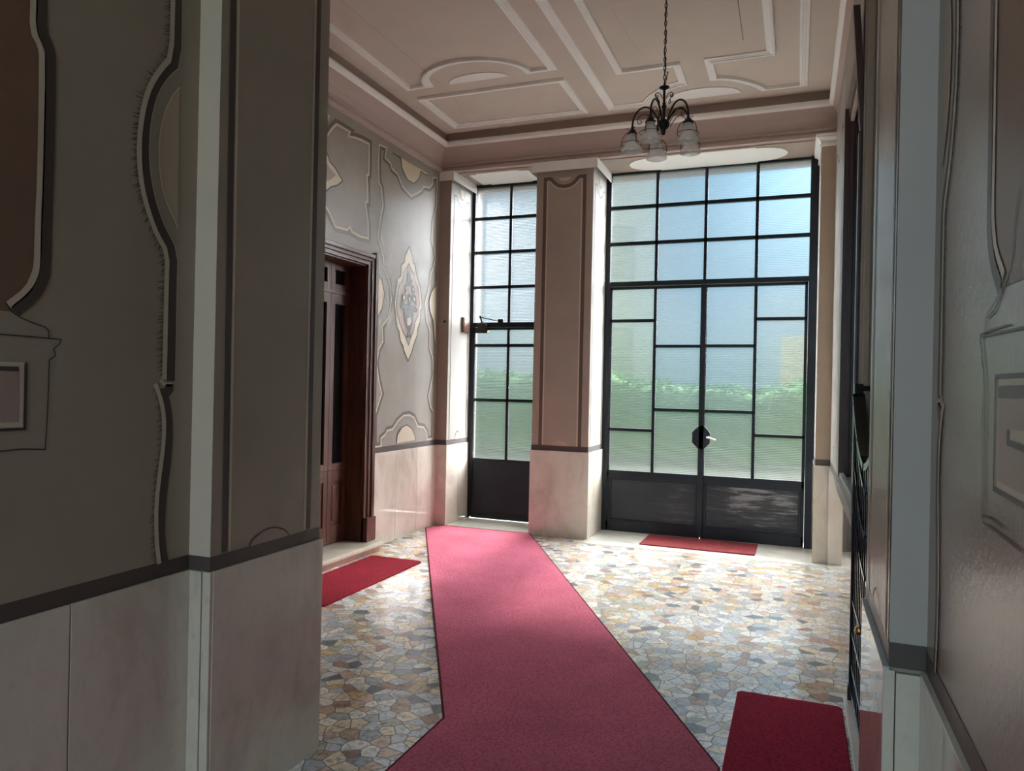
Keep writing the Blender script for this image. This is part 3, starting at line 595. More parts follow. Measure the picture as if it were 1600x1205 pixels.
for a_, c_ in ((1.551, Y0), (1.05, 1.549), (.45, 1.047), (-.2, .447), (-.85, -.203), (-1.5, -.853)): b.bbox(XA, XA+.015, a_, c_-.003, 0, ZW, 'marble', .002)
b.box(XA, XA+.004, YE, Y0-.02, 0, ZW, 'joint')
struct(b.build('baseboard_left_corridor'), 'marble slabs along the foot of the left corridor wall', 'wainscot')
# right
b = MB(); b.box(XB2, .7, Y0, Y1, 0, ZC+.1, 'stone'); b.poly([(XB2, Y0-E_, .95), (XA2, Y0-E_, .95), (XA2, Y0-E_, ZC), (XB2, Y0-E_, ZC)], 'pale'); b.box(XB2-.002, XA2, Y0-.003, Y1, ZW, .95, 'rail')
f = PX(XB2, -1); b.poly([f((Y0+.012, .95)), f((Y1, .95)), f((Y1, ZC)), f((Y0+.012, ZC))], 'stone'); f = PX(XB2-.0015, -1); bands(b, f)
b.ribbon([(2.2, .95), (2.25, .99), (2.31, 1.005), (2.37, .99), (2.43, .95)], -.004, .004, f, 'ink')
struct(b.build('wall_right_pier'), 'painted pier on the right of the passage with striped borders', 'wall')
b = MB(); b.bbox(XB2-.014, XB2, Y0-.012, Y1, 0, ZW, 'marble_polish', .003); b.bbox(XB2+.014, XA2-.002, Y0-.014, Y0, 0, ZW-.01, 'marble_pale', .002); b.bbox(XB2-.012, XB2+.0115, Y0-.0125, Y0, 0, ZW-.005, 'marble_pale', .001); b.box(XB2, XA2, Y0-.004, Y0, 0, ZW-.01, 'joint')
b.bbox(XB2-.016, XB2, Y0-.012, Y1, ZW, ZW+.004, 'sill', .0015)
struct(b.build('baseboard_right_pier'), 'polished marble facing at the foot of the right pier', 'wainscot')
b = MB(); b.box(XA2, .7, YE, Y0+.02, 0, ZC+.1, 'gloss'); b.box(XA2-.002, XA2+.01, YE, Y0, ZW, .94, 'rail')
f = PX(XA2, -1); f2 = PX(XA2-.0015, -1); mural(b, f, f2)
r3 = D['R3']; b.ribbon(r3, -.0022, .0022, f2, 'ink')
for k, o, mm, ff in (('Rrect', 0, 'line', f), ('Rrecti', 0, 'rose', f2)): b.poly([ff(q) for q in D[k]], mm)
b.ribbon(D['Rrect'], -.004, .004, f2, 'ink'); b.ribbon(D['Rrecti'][:2], -.009, .009, PX(XA2-.003, -1), 'band_near'); b.poly([PX(XA2-.003, -1)(q) for q in D['Rtab']], 'line'); b.ribbon(D['Rtab'][1:], -.005, .005, PX(XA2-.0045, -1), 'band_near')
b.ribbon(D['R2b'], -.002, .002, f2, 'ink')
struct(b.build('wall_right_corridor', recalc=False), 'dark taupe corridor wall on the right with scrolled border', 'wall')
b = MB()
for a_, c_ in ((1.50, Y0-.016), (.9, 1.497), (.3, .897), (-.3, .297), (-.9, -.303), (-1.5, -.903)): b.bbox(XA2-.015, XA2, a_, c_, 0, ZW, 'marble', .002)
struct(b.build('baseboard_right_corridor'), 'marble slabs along the foot of the right corridor wall', 'wainscot')
b = MB(); b.box(XB-.1, XB2+.1, Y0, Y1, 3.7, ZC+.1, 'stone'); struct(b.build('wall_passage_lintel'), 'painted lintel spanning the passage between the two piers', 'wall')

# right wall: gate opening 2.63..4.10, window 4.17..5.88
GY, WY0, WY1, WZ0, WZ1 = 4.10, 4.19, 5.88, .955, 3.60
b = MB(); T = .62
b.box(XR, T, GY, WY0, 0, ZC+.1, 'stone'); b.box(XR, T, WY1, YF+.02, 0, ZC+.1, 'taupe'); b.box(XR, T, WY0, WY1, 0, WZ0-.03, 'taupe'); b.box(XR, T, WY0, WY1, WZ1, ZC+.1, 'taupe')
b.box(XR, T, Y1, GY, 3.75, ZC+.1, 'taupe'); b.box(T, T+.15, GY, YF+.1, 0, ZC+.1, 'taupe')
b.box(XR-.002, XR+.01, WY1+.09, YR, ZW, .945, 'rail')
g = PX(XR, -1); b.poly([g((WY1+.10, .945)), g((YR, .945)), g((YR, 3.9)), g((WY1+.10, 3.9))], 'ivory')
pr_ = [(6.1, .95), (6.1, 3.6), (6.35, 3.62), (6.5, 3.5), (6.65, 3.46), (6.8, 3.5), (6.95, 3.62), (7.2, 3.6), (7.2, .95)]
g = PX(XR-.0015, -1); b.ribbon(chaikin(pr_), -.016, .016, g, 'band'); b.ribbon(chaikin(pr_), .022, .036, g, 'line'); b.ribbon([(6.65+.14*math.cos(R(a)), .95+.16*math.sin(R(a))) for a in range(0, 181, 15)], -.008, .008, g, 'ink')
struct(b.build('wall_right', recalc=False), 'right wall of the vestibule with a dark window and a gateway', 'wall')
b = MB()
for a_, c_ in ((GY+.01, 4.75), (4.753, 5.40), (5.403, 6.05), (6.053, 6.70), (6.703, YR-.014)): b.bbox(XR-.012, XR, a_, c_, 0, ZW, 'marble_polish', .002)
struct(b.build('baseboard_right'), 'polished marble slabs along the foot of the right wall', 'wainscot')
b = MB()   # stair hall behind the gate
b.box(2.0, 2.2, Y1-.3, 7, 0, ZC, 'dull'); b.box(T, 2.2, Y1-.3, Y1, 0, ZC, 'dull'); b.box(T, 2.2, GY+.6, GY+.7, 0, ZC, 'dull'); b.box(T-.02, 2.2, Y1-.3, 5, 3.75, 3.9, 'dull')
struct(b.build('wall_stair_hall'), 'dim walls of the stair hall beyond the iron gate', 'wall')
b = MB()   # casing on the far reveal of the gateway
for x0, w, d in ((XR+.01, .03, .018), (XR+.055, .018, .028), (XR+.085, .05, .016), (XR+.15, .02, .026)): b.bbox(x0, x0+w, GY-d, GY, 0, 3.75, 'tan', .004)
struct(b.build('trim_15'), 'moulded casing on the far jamb of the gateway', 'casing')
b = MB(); b.bbox(.245, T, 2.64, 4.115, 0, .022, 'thresh', .004); struct(b.build('trim_16'), 'white marble step under the iron gate', 'threshold')

# ------------------------------------------------------------------ window in the right wall
w = struct(empty('window_1', (XR, 5.05, WZ0)), 'tall dark wooden window in the right wall with a tilted top light', 'window')
b = MB()
b.bbox(XR-.006, T-.06, WY0, WY0+.07, WZ0, WZ1, 'wooddk', .004); b.bbox(XR-.006, T-.06, WY1-.06, WY1, WZ0, WZ1, 'wooddk', .004); b.bbox(XR+.02, T-.06, WY0+.07, WY1-.06, WZ1-.06, WZ1, 'wooddk', .004)
for y in (WY1-.085,): b.bbox(XR+.03, XR+.06, y, WY1-.06, WZ0, WZ1-.06, 'wooddk', .004); b.bbox(XR+.09, XR+.11, y-.01, WY1-.06, WZ0, WZ1-.06, 'wooddk', .004)
b.build('frame', w)
b = MB(); b.bbox(XR-.02, XR-.006, WY0-.02, WY0+.05, WZ0-.02, 2.9, 'wooddk', .004); b.build('near_jamb', w)
b = MB()
for i in range(3): b.bbox(XR+.03+.045*i, XR+.055+.045*i, WY0+.07, WY1-.06, WZ1-.10-.02*i, WZ1-.06, 'pale', .006)
tag(b.build('head_moulding', w), 'pale head moulding')
for k, (ya, yb_) in enumerate(((WY0+.07, 5.03), (5.03, WY1-.085))):
    b = MB(); x0, x1 = XR+.13, XR+.17
    b.bbox(x0, x1, ya, ya+.08, WZ0+.02, 2.85, 'wooddk', .004); b.bbox(x0, x1, yb_-.08, yb_, WZ0+.02, 2.85, 'wooddk', .004)
    for z in (WZ0+.02, 1.9, 2.76): b.bbox(x0, x1, ya+.08, yb_-.08, z, z+.09, 'wooddk', .004)
    s_ = b.build('sash', w); b = MB(); b.box(x0+.015, x0+.021, ya+.08, yb_-.08, WZ0+.05, 2.8, 'darkglass'); b.build('pane', s_)
b = MB(); ztop = 3.56; zb = 2.9
def tilt(x, z): return x - .045*(z-zb)/(ztop-zb)
def tb(x0, x1, y0, y1, z0, z1, mm):
    vs = [(tilt(x, z), y, z) for z in (z0, z1) for y in (y0, y1) for x in (x0, x1)]
    b.add(vs, [(0, 2, 3, 1), (4, 5, 7, 6), (0, 1, 5, 4), (2, 6, 7, 3), (0, 4, 6, 2), (1, 3, 7, 5)], mm)
tb(XR-.012, XR+.02, WY0, WY0+.07, zb, ztop, 'wooddk'); b.build('transom_sash', w)
b = MB(); b.bbox(XR-.03, T-.1, WY0-.03, WY1+.03, WZ0-.035, WZ0, 'sill', .008); b.bbox(XR-.022, XR, WY0-.02, WY1+.02, WZ0-.07, WZ0-.035, 'sill', .008); b.bbox(XR-.014, XR, WY0-.02, WY1+.02, WZ0-.11, WZ0-.07, 'sill', .008)
b.bbox(XR+.0, XR+.03, WY0+.07, WY1-.1, WZ0, WZ0+.03, 'sill', .006)
tag(b.build('window_sill', w), 'moulded grey marble sill')

# ------------------------------------------------------------------ metal doors
def bars(b, x0, x1, z0, z1, y0=7.925, y1=7.965): b.bbox(x0, x1, y0, y1, z0, z1, 'iron', .003)
def hbar(b, x0, x1, z, t=.032): bars(b, x0, x1, z-t/2, z+t/2)
def vbar(b, x, z0, z1, t=.032): bars(b, x-t/2, x+t/2, z0, z1)
def pane(b, x0, x1, z0, z1, y=7.945):
    vs = [(x, yy, z) for z in (z0, z1) for yy in (y-.003, y+.003) for x in (x0, x1)]
    b.add(vs, [(0, 1, 5, 4)], 'glass'); b.add(vs, [(2, 6, 7, 3), (0, 4, 6, 2), (1, 3, 7, 5), (0, 2, 3, 1), (4, 5, 7, 6)], 'glass_out')
d1 = struct(empty('door_1', (-3.1, YD, 0)), 'narrow black metal door glazed with ribbed glass, left of the brown pier', 'door')
b = MB(); bars(b, -3.605, -3.565, 0, 3.9, 7.93, 8.0); bars(b, -2.645, -2.605, 0, 3.9, 7.93, 8.0); bars(b, -3.565, -2.645, 3.865, 3.9, 7.93, 8.0); bars(b, -3.565, -2.645, 2.235, 2.29, 7.93, 8.0); b.build('frame', d1)
b = MB()
for z in (2.702, 3.108, 3.505): hbar(b, -3.565, -2.645, z)
vbar(b, -3.115, 2.29, 3.865); tf = b.build('transom_bars', d1)
b = MB(); pane(b, -3.57, -2.64, 2.28, 3.87); tag(b.build('transom_glazing', d1), 'ribbed obscure glass above the door leaf')
b = MB(); bars(b, -3.563, -3.535, .02, 2.232); bars(b, -2.675, -2.647, .02, 2.232); bars(b, -3.535, -2.675, 2.205, 2.232)
for z in (2.024, 1.39, .69): hbar(b, -3.535, -2.675, z, .034)
vbar(b, -3.115, .70, 2.21); b.build('leaf_frame', d1)
b = MB(); pane(b, -3.54, -2.67, .69, 2.21); tag(b.build('glazing', d1), 'ribbed obscure glass of the door leaf')
b = MB(); b.bbox(-3.54, -2.67, 7.935, 7.955, .011, .69, 'iron', .003); b.bbox(-3.54, -2.67, 7.915, 7.935, .011, .075, 'iron', .003); b.build('kick_panel', d1)
b = MB(); b.bbox(-3.475, -3.375, 7.86, 7.925, 2.18, 2.275, 'chand', .006); b.bbox(-3.515, -3.355, 7.865, 7.93, 2.165, 2.20, 'chand', .004); b.bbox(-3.36, -3.352, 7.87, 7.92, 2.17, 2.195, 'brass', .002)
b.tube([(-3.43, 7.89, 2.275), (-3.44, 7.89, 2.31), (-3.458, 7.89, 2.35)], .010, 'chand'); b.lathe([(0, 2.368), (.012, 2.365), (.012, 2.342), (0, 2.34)], (-3.458, 7.89, 0), 'chand', 10)
b.tube([(-3.458, 7.89, 2.35), (-3.24, 7.905, 2.305)], .006, 'chand'); b.bbox(-3.235, -3.175, 7.885, 7.93, 2.285, 2.325, 'chand', .006)
tag(b.build('door_closer', d1), 'dark door closer with folding arm')

d2 = struct(empty('door_2', (-.91, YD, 0)), 'wide black double door glazed with ribbed glass, right of the brown pier', 'door')
xa, xb = -1.99, .165
b = MB(); bars(b, xa, xa+.055, 0, 3.905, 7.92, 8.0); bars(b, xb-.08, xb, 0, 3.905, 7.90, 8.0); bars(b, xa+.055, xb-.08, 3.88, 3.905, 7.93, 8.0); bars(b, xa+.055, xb-.08, 2.665, 2.715, 7.925, 8.0); b.build('frame', d2)
b = MB()
for z in (3.128, 3.522): hbar(b, xa+.055, xb-.08, z, .036)
for x in (-1.435, -.925, -.415): vbar(b, x, 2.71, 3.885)
b.build('transom_bars', d2)
b = MB(); pane(b, xa+.05, xb-.075, 2.70, 3.885); tag(b.build('transom_glazing', d2), 'ribbed obscure glass above the double door')
def leaf(x0, x1, xm, hs_outer, hs_inner, outer_left, name):
    l = MB()
    w_ = .03
    bars(l, x0, x0+w_, .02, 2.66); bars(l, x1-w_, x1, .02, 2.66); bars(l, x0, x1, 2.63, 2.66); bars(l, x0, x1, .585, .665)
    bars(l, x0, x1, .006, .115, 7.925, 7.985); vbar(l, xm, .665, 2.63)
    oa, ob, ia, ib = (x0, xm, xm, x1) if outer_left else (xm, x1, x0, xm)
    for z in hs_outer: hbar(l, oa, ob, z)
    for z in hs_inner: hbar(l, ia, ib, z)
    bars(l, x0+.03, x0+.055, .115, .585, 7.93, 7.955); bars(l, x1-.055, x1-.03, .115, .585, 7.93, 7.955); bars(l, x0+.055, x1-.055, .115, .135, 7.93, 7.955); bars(l, x0+.055, x1-.055, .56, .585, 7.93, 7.955)
    o = l.build('door_leaf', d2)
    g = MB(); pane(g, x0+.02, x1-.02, .66, 2.64); tag(g.build('glazing', o), 'ribbed obscure glass')
    k = MB(); k.box(x0+.02, x1-.02, 7.945, 7.957, .1, .59, 'scuff_faint' if outer_left else 'scuff'); tag(k.build('kick_panel', o), name)
    return o
lf = leaf(xa+.057, -.930, -1.435, (2.290, 1.110), (2.015, 1.338), True, 'black kick panel with faint grey scuffs')
rg = leaf(-.924, xb-.082, -.412, (2.293, 1.105), (2.018, 1.338), False, 'black kick panel with broad pale scuffs')
b = MB(); bars(b, -.955, -.900, .02, 2.66, 7.905, 7.926); b.build('meeting_stile', rg)
b = MB(); o8 = [(-.055, .10), (.045, .10), (.05, .09)]
oct_ = [(-1.020, 1.115), (-.975, 1.160), (-.955, 1.185), (-.900, 1.185), (-.880, 1.160), (-.838, 1.115), (-.838, 1.005), (-.880, .960), (-.905, .935), (-.950, .935), (-.975, .960), (-1.020, 1.005)]
b.prism([(x, 7.905, z) for x, z in oct_], (0, .018, 0), 'iron'); lk = b.build('lock_plate', rg, .004)
b = MB(); b.tube([(-.872, 7.905, 1.066), (-.868, 7.86, 1.066), (-.855, 7.850, 1.065), (-.800, 7.848, 1.050), (-.775, 7.848, 1.046)], [.008, .008, .009, .009, .008], 'chrome'); tag(b.build('door_handle', lk), 'chrome lever handle')

# ------------------------------------------------------------------ wooden door on the left
d3 = struct(empty('door_3', (XL-.1, 5.29, .09)), 'dark mahogany door with tall glass slits in the left wall', 'door')
b = MB()
def casing(y0, y1, z0, z1): b.bbox(XL-.01, XL+.02, y0, y1, z0, z1, 'wood', .004)
for s, ye in ((1, DY1), (-1, DY0)):
    for o, w_, t_ in ((0, .045, .022), (.045, .04, .036), (.085, .045, .052)):
        a_, c_ = (ye+o, ye+o+w_) if s > 0 else (ye-o-w_, ye-o); b.bbox(XL-.02, XL+t_, a_, c_, .09, DZ+o+w_*.9, 'wood', .005)
    a_, c_ = (ye, ye+.15) if s > 0 else (ye-.15, ye); b.bbox(XL-.01, XL+.062, a_, c_, .09, .31, 'wood', .006)
for o, w_, t_ in ((0, .035, .022), (.035, .03, .036), (.065, .035, .056)): b.bbox(XL-.02, XL+t_, DY0-o, DY1+o, DZ+o, DZ+o+w_, 'wood_y', .005)
b.build('casing', d3)
b = MB(); b.box(-4.0, XL-.001, DY1-.012, DY1, .09, DZ, 'wood'); b.box(-4.0, XL-.001, DY0, DY0+.012, .09, DZ, 'wood'); b.box(-4.0, XL-.001, DY0, DY1, DZ-.012, DZ, 'wood_y'); b.build('jamb_lining', d3)
XD = -3.90
n_ = 4; wl = (DY1-DY0-.024)/n_
for i in range(n_):
    ya = DY0+.012+wl*i+.002; yb_ = ya+wl-.004
    l = MB(); gl_ = MB()
    def fr(z0, z1, b0, b1, t1=.06):   # rails and stiles round an opening
        l.bbox(XD-.04, XD, ya, ya+t1, z0, z1, 'wood', .003); l.bbox(XD-.04, XD, yb_-t1, yb_, z0, z1, 'wood', .003)
        l.bbox(XD-.04, XD, ya+t1, yb_-t1, z0, z0+b0, 'wood_y', .003); l.bbox(XD-.04, XD, ya+t1, yb_-t1, z1-b1, z1, 'wood_y', .003)
    fr(.10, .76, .16, .10); l.bbox(XD-.03, XD-.012, ya+.06, yb_-.06, .24, .68, 'wood', .004); l.bbox(XD-.02, XD-.004, ya+.085, yb_-.085, .30, .62, 'wood', .008)
    fr(.762, 2.355, .06, .09); fr(2.385, DZ-.014, .06, .06)
    o = l.build('door_leaf', d3)
    gl_.box(XD-.028, XD-.022, ya+.06, yb_-.06, .80, 2.28, 'darkglass'); gl_.box(XD-.028, XD-.022, ya+.06, yb_-.06, 2.44, 2.6, 'darkglass'); gl_.build('glazing', o)
    if i == 2:
        h = MB(); yy = ya+.03; h.tube([(XD, yy, 1.62), (XD+.045, yy, 1.60), (XD+.05, yy+.01, 1.54), (XD+.03, yy, 1.47), (XD+.05, yy+.012, 1.40), (XD+.045, yy, 1.34), (XD, yy, 1.32)], .009, 'chand'); tag(h.build('door_handle', o), 'dark curved pull handle')
b = MB(); b.box(-4.15, XD+.01, DY0, DY1, 2.355, 2.385, 'wood_y'); b.box(-4.05, XD-.05, DY0, DY1, .0, DZ, 'wood'); b.build('transom_rail', d3)
b = MB(); b.bbox(-4.1, XL+.16, DY0-.15, DY1+.13, .052, .09, 'marble_pale', .014); b.bbox(-4.1, XL+.13, DY0-.13, DY1+.11, .0, .052, 'stepred', .006); b.bbox(XL, XL+.145, DY0-.14, DY1+.12, .030, .050, 'stepred', .006)
tag(struct(b.build('trim_17'), 'pale marble doorstep on a red riser before the mahogany door', 'doorstep'))

# ------------------------------------------------------------------ carpets
RH = .008
rn = empty('carpet_runner', (-1.5, 3.5, 0)); tag(rn, 'long wine red carpet runner bending across the marble floor to the narrow door', 'carpet')
rp = [(-3.715, 7.13), (-3.60, 7.345), (-2.60, 7.345), (-.27, 3.14), (-.27, YE+.1), (-1.50, YE+.1), (-1.50, 3.10)]
b = MB(); b.prism([(x, y, .001) for x, y in rp], (0, 0, RH), 'runner'); b.build('pile', rn)
def edge(pts): 
    b = MB(); P = [Vector((x, y, RH*.62)) for x, y in pts]; b.tube(P, .0065, 'binding', 8); return tag(b.build('binding', rn), 'dark stitched edge of the runner')
edge([rp[0], rp[6], rp[5]]); edge([rp[2], rp[3], rp[4]]); edge([rp[0], rp[1], rp[2]])
def rrect(x0, x1, y0, y1, r):
    return [p for cx_, cy_, a in ((x1-r, y1-r, 0), (x0+r, y1-r, 90), (x0+r, y0+r, 180), (x1-r, y0+r, 270)) for p in [(cx_+r*math.cos(R(a+t_)), cy_+r*math.sin(R(a+t_))) for t_ in (0, 30, 60, 90)]]
def door_mat(name, x0, x1, y0, y1, z, h, mm, label, ang=0, r=.03, group=None):
    root = empty(name, ((x0+x1)/2, (y0+y1)/2, z)); tag(root, label, 'doormat')
    c, s_ = math.cos(R(ang)), math.sin(R(ang)); cx_, cy_ = (x0+x1)/2, (y0+y1)/2
    ro = lambda p: (cx_+(p[0]-cx_)*c-(p[1]-cy_)*s_, cy_+(p[0]-cx_)*s_+(p[1]-cy_)*c)
    pts = [ro(p) for p in rrect(x0, x1, y0, y1, r)]; inn = [ro(p) for p in rrect(x0+.006, x1-.006, y0+.006, y1-.006, r)]
    b = MB(); n = len(pts)
    vs = [(x, y, z+.002) for x, y in pts] + [(x, y, z+h*.7) for x, y in pts] + [(x, y, z+h) for x, y in inn]
    b.add(vs, [tuple(range(2*n, 3*n))] + [(k*n+i, k*n+(i+1) % n, (k+1)*n+(i+1) % n, (k+1)*n+i) for k in (0, 1) for i in range(n)], mm); b.build('pile', root)
    b = MB(); b.prism([(x, y, z) for x, y in pts], (0, 0, .002), 'binding'); b.build('backing', root)
    return root
door_mat('doormat', -3.53, -3.02, 4.30, 5.745, 0, .016, 'mat_red', 'bright red doormat lying before the mahogany door step')
door_mat('doormat', -1.44, -.345, 7.335, 7.86, .0045, .012, 'mat_rose', 'faded red doormat lying on the white threshold of the wide door', -.5, .012)
door_mat('doormat', -.258, .235, 2.62, 3.985, 0, .014, 'mat_dark', 'dark red doormat lying before the iron gate', 0, .02)

# ------------------------------------------------------------------ small fittings
t_ = empty('wall_box', (LP, 7.77, 2.245)); tag(t_, 'small brown box fixed to the ivory reveal beside the door closer', 'box')
b = MB(); b.bbox(LP, LP+.03, 7.69, 7.85, 2.16, 2.335, 'plate', .004); b.build('case', t_)
b = MB(); b.bbox(LP+.03, LP+.034, 7.70, 7.84, 2.17, 2.325, 'plate', .002); b.build('cover', t_)
t_ = empty('wall_hook', (-3.63, YF, 2.25)); tag(t_, 'tiny dark knob on the brown corner pilaster', 'hook')
b = MB(); b.tube([(-3.635, YF+.003, 2.252), (-3.635, YF-.03, 2.252)], .007, 'chand'); b.build('shank', t_)
b = MB(); b.lathe([(0, .016), (.011, .011), (.015, 0), (.011, -.011), (0, -.016)], (-3.635, YF-.036, 2.252), 'chand', 12); b.build('knob', t_)

# ------------------------------------------------------------------ iron gate
gt = empty('iron_gate', (XR, 3.4, .022)); tag(gt, 'black iron gate with swooping rails standing before the right wall gateway', 'gate')
GX = XR-.005; gy0, gy1, zb = 2.66, 4.075, .05
gm = (gy0+gy1)/2
def sw(y, top, drop):   # swoop: high at the jambs, low where the two leaves meet
    u_ = abs(y-gm)/((gy1-gy0)/2); u_ = min(1, u_); return top - drop*(1-u_**1.8)
for s in (1, -1):
    ye = gy1 if s > 0 else gy0
    b = MB(); b.bbox(GX-.02, GX+.02, ye-.02, ye+.02, .024, 1.60, 'gateiron', .003); b.bbox(GX-.025, GX+.025, ye-.025, ye+.025, .024, .10, 'gateiron', .004); b.build('post', gt)
    b = MB(); b.bbox(GX, XR+.16, ye-.012, ye+.012, 1.565, 1.590, 'gateiron', .003); b.build('hinge_bracket', gt)
ys_ = [gm + s*k for s in (-1, 1) for k in (.03, .13, .23, .33, .43, .53, .63)]
for y in sorted(ys_):
    b = MB(); b.bbox(GX-.008, GX+.008, y-.009, y+.009, .06, sw(y, 1.55, .30)-.01, 'gateiron', .002); b.build('bar', gt)
def arcrail(top, drop, w_, h_, lab=None):
    for s in (-1, 1):
        b = MB(); P = [gm + s*(.03+(gy1-gm-.05)*i/16) for i in range(17)]
        for a_, c_ in zip(P[:-1], P[1:]):
            za, zc = sw(a_, top, drop), sw(c_, top, drop)
            b.add([(x, y, z+dz) for dz in (-h_/2, h_/2) for y, z in ((a_, za), (c_, zc)) for x in (GX-w_/2, GX+w_/2)], [(0, 2, 3, 1), (4, 5, 7, 6), (0, 1, 5, 4), (2, 6, 7, 3), (0, 4, 6, 2), (1, 3, 7, 5)], 'gateiron')
        b.build('swoop_rail', gt, 0, True, True)
arcrail(1.55, .30, .055, .03); arcrail(1.41, .28, .03, .02); arcrail(1.21, .26, .03, .02); arcrail(.98, .20, .026, .018)
for z in (.075, .20, .36, .52):
    b = MB(); b.bbox(GX-.013, GX+.013, gy0+.02, gy1-.02, z-.008, z+.008, 'gateiron', .003); b.build('cross_rail', gt)
b = MB(); b.lathe([(0, .02), (.014, .015), (.02, 0), (.014, -.015), (0, -.02)], (GX-.035, 3.28, .60), 'brass', 14); b.tube([(GX, 3.28, .60), (GX-.03, 3.28, .60)], .008, 'brass'); tag(b.build('gate_knob', gt), 'brass gate knob')

# ------------------------------------------------------------------ chandelier
CX, CY = -.895, 5.12
ch = empty('chandelier', (CX, CY, ZC)); tag(ch, 'dark bronze five-armed chandelier with frosted glass shades hanging on a chain', 'chandelier')
b = MB(); b.lathe([(.0, ZC), (.062, ZC), (.06, ZC-.012), (.035, ZC-.03), (.012, ZC-.045), (0, ZC-.05)], (CX, CY, 0), 'chand'); b.build('canopy', ch)
b = MB(); z = ZC-.045; k = 0
while z > 3.67:
    c_ = z-.018; pts = [((.008*math.cos(a)), .019*math.sin(a)) for a in [2*math.pi*i/12 for i in range(12)]]
    b.tube([(CX+(p if k % 2 else 0), CY+(0 if k % 2 else p), c_+q) for p, q in pts], .0028, 'chand', 6, True); z -= .031; k += 1
b.build('chain', ch)
b = MB(); b.tube([(CX+.006*math.sin(i*1.3), CY+.005*math.cos(i*1.7), ZC-.05-(ZC-.05-3.66)*i/14) for i in range(13)]+[(CX+.022, CY, 3.74), (CX+.006, CY, 3.66)], .0035, 'chand', 6); b.build('cord', ch)
b = MB(); b.lathe([(0, 3.67), (.008, 3.665), (.008, 3.645), (.034, 3.638), (.036, 3.632), (.012, 3.62), (.008, 3.61), (.009, 3.53), (.013, 3.525), (.010, 3.518), (.017, 3.505), (.017, 3.497), (.010, 3.485), (.0095, 3.42), (.03, 3.405), (.04, 3.385), (.036, 3.36), (.02, 3.345), (.012, 3.338), (.015, 3.328), (.011, 3.318), (.010, 3.308), (0, 3.304)], (CX, CY, 0), 'chand'); b.build('stem', ch)
b = MB()
for s in (-1, 1):
    sp_ = [(.012+.0, 3.56), (.02, 3.58), (.032, 3.597), (.048, 3.602), (.060, 3.592), (.062, 3.575), (.052, 3.564), (.041, 3.570), (.040, 3.582), (.048, 3.586)]
    sq = [(.060, 3.592), (.045, 3.56), (.034, 3.545), (.030, 3.53), (.037, 3.521), (.044, 3.53), (.040, 3.55)]
    for q in (sp_, sq): b.tube([(CX+s*x*.985, CY+s*x*.17, z) for x, z in chaikin(q, 2)], .0028, 'chand', 6)
b.build('scroll', ch)
RO = .215
def bell():
    return [(.026, 3.335), (.030, 3.325), (.040, 3.29), (.047, 3.262), (.052, 3.25), (.060, 3.238), (.070, 3.222), (.074, 3.212), (.072, 3.207), (.066, 3.205), (.068, 3.214), (.058, 3.234), (.049, 3.25), (.037, 3.29), (.027, 3.322), (.024, 3.333)]
for k in range(5):
    a = R(112+72*k); ux, uy = math.cos(a), math.sin(a); at = lambda r, z, o=0: (CX+ux*r-uy*o, CY+uy*r+ux*o, z)
    b = MB(); pr = [(.028, 3.39), (.045, 3.43), (.07, 3.475), (.105, 3.508), (.145, 3.512), (.185, 3.485), (.208, 3.44), (RO, 3.40), (RO, 3.365)]
    b.tube([at(r, z) for r, z in chaikin(pr, 2)], .0065, 'chand', 8); am = b.build('arm', ch)
    b = MB(); b.tube([at(r, z) for r, z in chaikin([(.05, 3.37), (.075, 3.41), (.11, 3.455), (.15, 3.462), (.18, 3.435), (.182, 3.405), (.165, 3.392), (.150, 3.404), (.156, 3.420), (.166, 3.415)], 2)], .0025, 'chand', 6); b.build('scroll', am)
    b = MB(); b.lathe([(0, 3.385), (.010, 3.38), (.012, 3.362), (.022, 3.355), (.024, 3.345), (.034, 3.338), (.036, 3.328), (0, 3.328)], at(RO, 0), 'chand', 18)
    b.build('shade_holder', am)
    b = MB(); b.lathe(bell(), at(RO, 0), 'shade', 28); sh = tag(b.build('glass_shade', am), 'frosted glass bell shade')
    b = MB(); c_ = at(RO, 0); ring = [(c_[0]+.072*math.cos(2*math.pi*i/24), c_[1]+.072*math.sin(2*math.pi*i/24), 3.262) for i in range(24)]; b.tube(ring, .0022, 'chand', 6, True)
    for j in range(3):
        q = a + R(120*j); b.tube([(c_[0]+r*math.cos(q), c_[1]+r*math.sin(q), z) for r, z in [(.026, 3.345), (.045, 3.335), (.062, 3.31), (.071, 3.285), (.074, 3.262), (.074, 3.245)]], .0024, 'chand', 6)
        b.tube([(c_[0]+r*math.cos(q), c_[1]+r*math.sin(q), z) for r, z in [(.020, 3.355), (.030, 3.372), (.040, 3.370), (.038, 3.360)]], .0018, 'chand', 6)
    b.build('wire_cage', am)
    b = MB(); b.lathe([(.010, 3.325), (.013, 3.30), (.022, 3.275), (.026, 3.255), (.022, 3.235), (.010, 3.226), (0, 3.224)], at(RO, 0), 'bulb', 16); b.build('bulb', am)

# ------------------------------------------------------------------ courtyard outside the glass
b = MB(); b.box(-40, 40, 8.25, 70, -.25, -.06, 'ground'); struct(b.build('ground'), 'pale gravel courtyard outside the glass doors', 'ground')
b = MB(); b.box(-20, 20, -40, YE-.3, -.25, -.06, 'ground'); struct(b.build('ground_rear'), 'unseen ground added past the open corridor end to bounce light in', 'ground')  # out of view, put in to throw warm light into the corridor
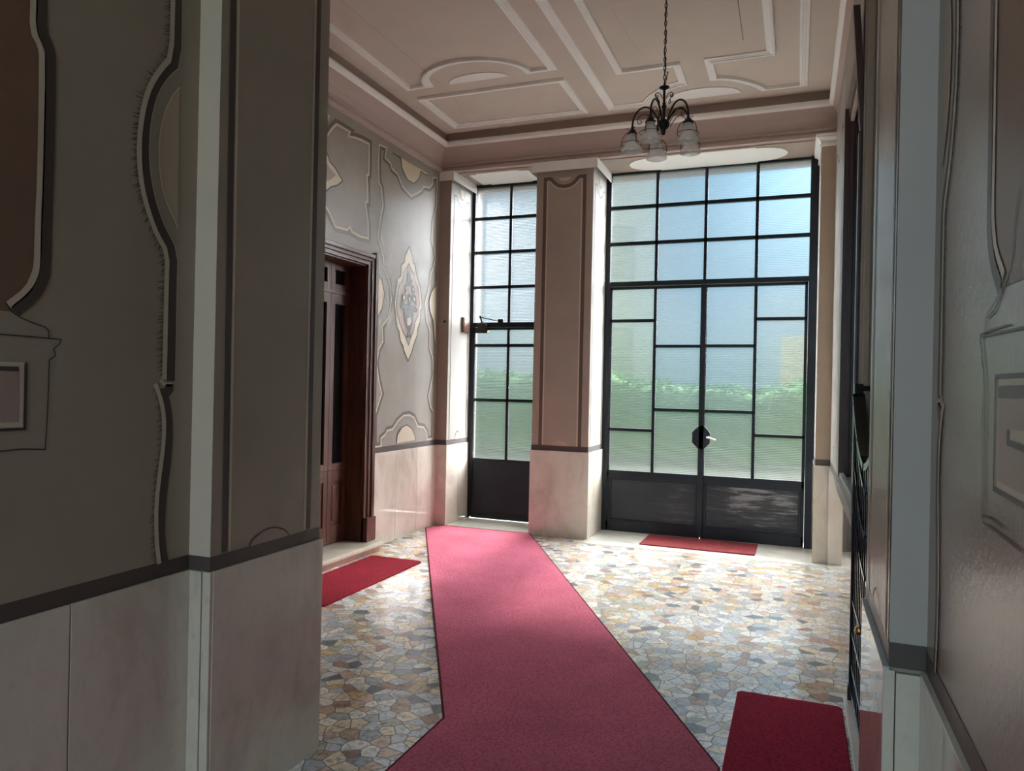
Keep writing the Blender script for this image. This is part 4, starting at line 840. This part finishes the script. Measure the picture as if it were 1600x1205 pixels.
# clipped hedge: a bumpy bank of foliage with leaves standing off its surface
hd = empty('hedge', (-7, 17.5, -.06)); tag(hd, 'long green hedge across the courtyard, blurred by the ribbed glass', 'hedge')
def hedge(x0, x1, y0, y1, h, seed):
    bm = bmesh.new(); bmesh.ops.create_grid(bm, x_segments=90, y_segments=26, size=1); rnd = random.Random(seed); vs = []
    for v in bm.verts:
        a = math.pi*(v.co.y+1)/2; x = x0+(x1-x0)*(v.co.x+1)/2; ca, sa = math.cos(a), math.sin(a)
        hh = h*(1+.13*math.sin(x*.9)+.06*math.sin(x*2.3)); yy = (y0+y1)/2-(y1-y0)/2*math.copysign(abs(ca)**.5, ca); zz = hh*sa**.5 if sa > 0 else 0
        k = noise.noise(Vector((x*1.6, yy*1.6, zz*1.6))); v.co = Vector((x, yy-.18*k*ca, max(-.02, zz+.16*k*sa)))
    bm.verts.index_update(); vs = [v.co.copy() for v in bm.verts]; fs = [[v.index for v in f.verts] for f in bm.faces]; bm.free()
    b = MB(); b.add(vs, fs, 'leaf', True)
    for _ in range(5000):
        p = rnd.choice(vs)+Vector((rnd.uniform(-.08, .08), rnd.uniform(-.1, .1), rnd.uniform(-.03, .12))); d = Vector((rnd.uniform(-1, 1), rnd.uniform(-1, 1), rnd.uniform(-.4, 1))).normalized(); e = d.orthogonal().normalized()
        b.add([p-e*.05, p+d*.13, p+e*.05, p-d*.04], [(0, 1, 2, 3)], 'leaf')
    return b.build('foliage', hd, 0, False)
hedge(-15, .3, 16.7, 18.3, 1.75, 11)
b = MB()
for i in range(12):
    b = MB(); b.tube([(-14.4+1.25*i, 17.5, -.06), (-14.38+1.25*i, 17.5, .6)], .04, 'bark', 6); b.build('stem', hd)
hs = empty('house', (-4.4, 24, -.06)); tag(hs, 'pale house across the courtyard, blurred through the left panes of the wide door', 'building')
b = MB(); b.box(-2.4, 0, 0, 3, 0, 8.6, 'peach'); kids = [b.build('wall')]
b = MB(); b.bbox(-2.5, .1, -.1, 3.1, 8.6, 8.85, 'peach', .03); kids.append(b.build('parapet'))
for wz in (1.9, 5.2):
    b = MB(); b.box(-1.75, -.65, -.04, .02, wz, wz+1.7, 'pale'); o = b.build('window'); kids.append(o); b = MB(); b.box(-1.65, -.75, -.06, -.03, wz+.1, wz+1.6, 'line'); b.build('shutter', o)
for k in kids: k.parent = hs
hs.rotation_euler.z = R(19)
b = MB(); b.box(-.6, 12, 29, 29.4, -.06, 3.6, 'yellow'); struct(b.build('wall_courtyard'), 'yellow boundary wall at the end of the courtyard', 'wall')
